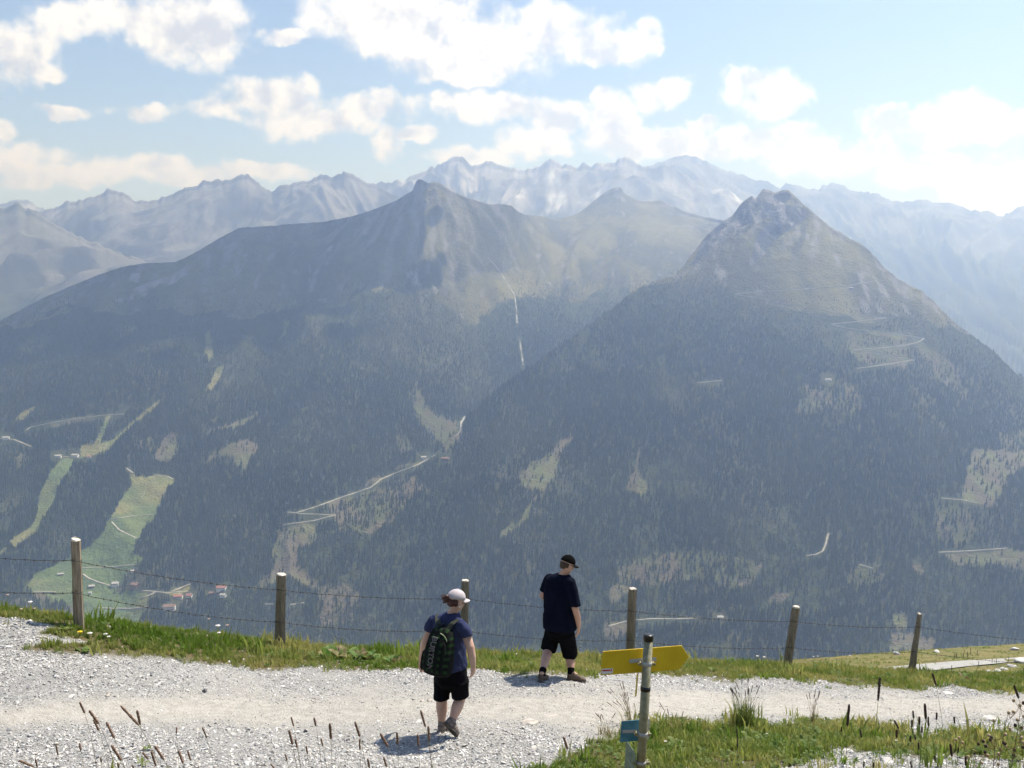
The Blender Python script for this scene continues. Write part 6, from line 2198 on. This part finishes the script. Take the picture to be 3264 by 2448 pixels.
for k, f in enumerate([
        (253, 2030, .06, .040, M_PETY, "single yellow blossom at the foot of the first post"), (286, 2036, .06, .042, M_PETW, "white blossom just right of the yellow one"), (334, 2038, .06, .034, M_PETW, "white blossom left of the clustered pair"), (348, 2044, .05, .034, M_PETW, "white blossom in the clustered pair on the left verge"),
        (695, 1996, 0, .045, M_PETW, "tall white blossom on the verge left of the second post", (690, 2062)), (698, 2018, 0, .036, M_PETW, "lower white blossom beside the tall one", (698, 2064)), (725, 1994, 0, .030, M_PETP, "pinkish seed head right of the tall white blossom", (718, 2064)), (665, 1974, 0, .026, M_PETP, "highest pinkish seed head left of the white blossoms", (668, 2062)),
        (97, 1920, 0, .036, M_PETW, "tall white blossom left of the first post", (92, 2002)), (24, 1897, 0, .026, M_PETP, "pink seed head tallest at the left edge", (28, 1992)), (110, 1940, 0, .024, M_PETP, "pink seed head right of the tall left blossom", (112, 2004)), (68, 1942, 0, .024, M_PETP, "pink seed head between the two left ones", (66, 1998)),
        (2414, 2092, 0, .032, M_PETW, "white umbel left of the leaning post", (2416, 2150)), (2436, 2095, 0, .03, M_PETW, "white umbel nearest the leaning post", (2432, 2150)), (2593, 2093, 0, .022, M_PETW, "left of two small white blossoms right of the leaning post", (2592, 2150)), (2607, 2092, 0, .022, M_PETW, "right of two small white blossoms right of the leaning post", (2608, 2152)), (2709, 2090, 0, .022, M_PETW, "white blossom midway between the last two posts", (2708, 2160)),
        (2118, 2380, .05, .022, M_PETW, "white clover head right of the pole"), (2252, 2385, .05, .020, M_PETW, "white clover head low in the near verge"), (2445, 2352, .05, .018, M_PETW, "white clover head near the tall clump"), (2860, 2376, .05, .022, M_PETW, "cream blossom below the dark spikes"), (2545, 2395, .05, .02, M_PETW, "white clover head at the bottom of the near verge")]):
    flower(*f[:6], 850 + k, f[6] if len(f) > 6 else None)


# dry branching stalks in the lower right corner
M_DRY = leafmat("dry_stalk", (0.22, 0.12, 0.07), (0.36, 0.24, 0.14), .15, False)
M_BUD = noisy("dry_bud", (0.42, 0.30, 0.18), (0.60, 0.46, 0.32), 60, .9, .1)


def dryplant(px, ty, by, Y, label, seed):
    r = random.Random(seed); top = at(px, ty, Y)
    g_ = gz(top.x, Y)
    e = empty("dry_plant", (top.x, Y, g_))
    H = top.z - g_
    st = [Vector((.03 * math.sin(f * 4 + seed), 0, H * f)) for f in np.linspace(0, 1, 8)]
    MB().add(tube_vf(st, [.004 - .0025 * i / 7 for i in range(8)], 5)).build("stem", M_DRY, e, True)
    for k in range(9):
        f = r.uniform(.55, .98); b0 = st[0].lerp(st[-1], f); b0.x += .03 * math.sin(f * 4 + seed)
        a = r.uniform(0, 6.28); L = r.uniform(.05, .14); tip = b0 + Vector((math.cos(a) * L, math.sin(a) * L * .6, L * r.uniform(.4, 1)))
        bo = MB().add(tube_vf([b0, b0.lerp(tip, .5) + Vector((0, 0, -.01)), tip], [.002, .0016, .0012], 4)).build("branch", M_DRY, e, True)
        MB().add(ball(tip, .011, .011, .013)).build("bud", M_BUD if r.random() < .6 else M_SPIKED, bo, True)
    tag(e, label, "dry plant", "dry branching plants in the right corner")


for k, (px, ty, lab) in enumerate([(3205, 2270, "dry branching stalk left of the edge, lower right corner"), (3240, 2235, "tallest dry branching stalk at the right edge"), (3160, 2330, "low dry branching stalk nearest the dark spikes"), (3255, 2330, "low dry branching stalk in the right corner"), (3120, 2380, "lowest dry branching stalk at the bottom right")]):
    dryplant(px, ty, 2448, 6.8 + .25 * k, lab, 870 + k)

# ------------------------------------------------------------------ larger stones lying on the track
for k, (px, py, w_px, dep, th, mat, lab) in enumerate([
        (1690, 2306, 62, .10, .022, M_SLAB, "flat brown slab on the track left of the signpost"), (1752, 2283, 56, .07, .016, M_SLAB, "thin flat slab above the brown one on the track"), (1755, 2206, 0, 0, 0, None, None), (3155, 2292, 56, .10, .02, M_ROCK, "flat pale slab on the track near the right edge"), (3020, 2212, 40, .10, .03, M_ROCK, "pale stone on the far edge of the track at the right"),
        (1335, 2302, 22, .06, .02, M_ROCK, "white stone on the track left of the walker's legs"), (652, 2206, 20, .05, .03, noisy("dark_stone", (.10, .10, .11), (.17, .17, .18), 20), "dark stone on the gravel in the left half"), (1345, 2236, 20, .05, .018, M_SLAB, "left of two flat stones near the walker's knees"), (1370, 2235, 22, .05, .022, M_SLAB, "right of two flat stones near the walker's knees"),
        (228, 2222, 24, .06, .02, M_ROCK, "pale flat stone on the left of the track"), (344, 2217, 18, .05, .02, M_SLAB, "brownish stone above the grass spikes at the left"), (2940, 2285, 30, .05, .014, M_SLAB, "thin flat stone on the track behind the dark spikes"), (2150, 2385, 26, .07, .03, M_ROCK, "pale stone in the near verge right of the pole"), (2830, 2432, 44, .08, .03, M_ROCK, "pale stone at the bottom edge on the right"), (185, 2420, 14, .035, .025, M_SLAB, "small dark stone in the bottom left corner")]):
    if mat is None:
        continue
    p = hit(px, py); sx = w_px * p.y / 3400 / 2
    rock(p + Vector((0, 0, th * .35)), sx, dep, th, 880 + k, mat, lab, "larger stones on the track", "stone").rotation_euler = (0.12, 0, random.uniform(-.3, .3))

# ------------------------------------------------------------------ unseen cumulus added above the frame to shade the left mountain
M_CLOUD = noisy("cloud_white", (0.82, 0.82, 0.83), (0.88, 0.88, 0.88), .002, 1.0, 0.0)


def shadow_cloud(target, zc, parts, seed):
    T = Vector(target); c_ = T + LDIR * ((zc - T.z) / LDIR.z)
    r = random.Random(seed); mb = MB()
    for dx, dy, rx, ry, rz in parts:
        bm = bmesh.new(); bmesh.ops.create_icosphere(bm, subdivisions=4 if rx > 200 else 2, radius=1)
        vs = np.array([v.co for v in bm.verts])
        n_ = 1 + .35 * fbm(vs[:, 0] * 3 + seed + dx, vs[:, 1] * 3 + vs[:, 2] * 2.3, 4, seed)
        V = [(c_.x + dx + v[0] * rx * q, c_.y + dy + v[1] * ry * q, c_.z + max(v[2], -.35) * rz * q) for v, q in zip(vs, n_)]
        mb.add((V, [tuple(v.index for v in f.verts) for f in bm.faces])); bm.free()
    return struct(mb.build("shadow_cloud", M_CLOUD, None, True))


rc = random.Random(77)
core = [(0, 0, 560, 380, 260), (-620, -120, 480, 270, 220), (480, 240, 330, 240, 200), (-1100, -260, 330, 210, 160)]
puffs = []
for _ in range(110):          # ragged rim of small puffs
    bx0, by0, brx, bry, _z = core[rc.randrange(4)]
    a = rc.uniform(0, 6.283); q = rc.uniform(.95, 1.5); rr = rc.uniform(35, 110) * (1.6 - q * .6)
    puffs.append((bx0 + brx * q * math.cos(a), by0 + bry * q * math.sin(a), rr * 1.2, rr, rr * .6))
shadow_cloud(drape(790, 850), 2700, core + puffs, 5)
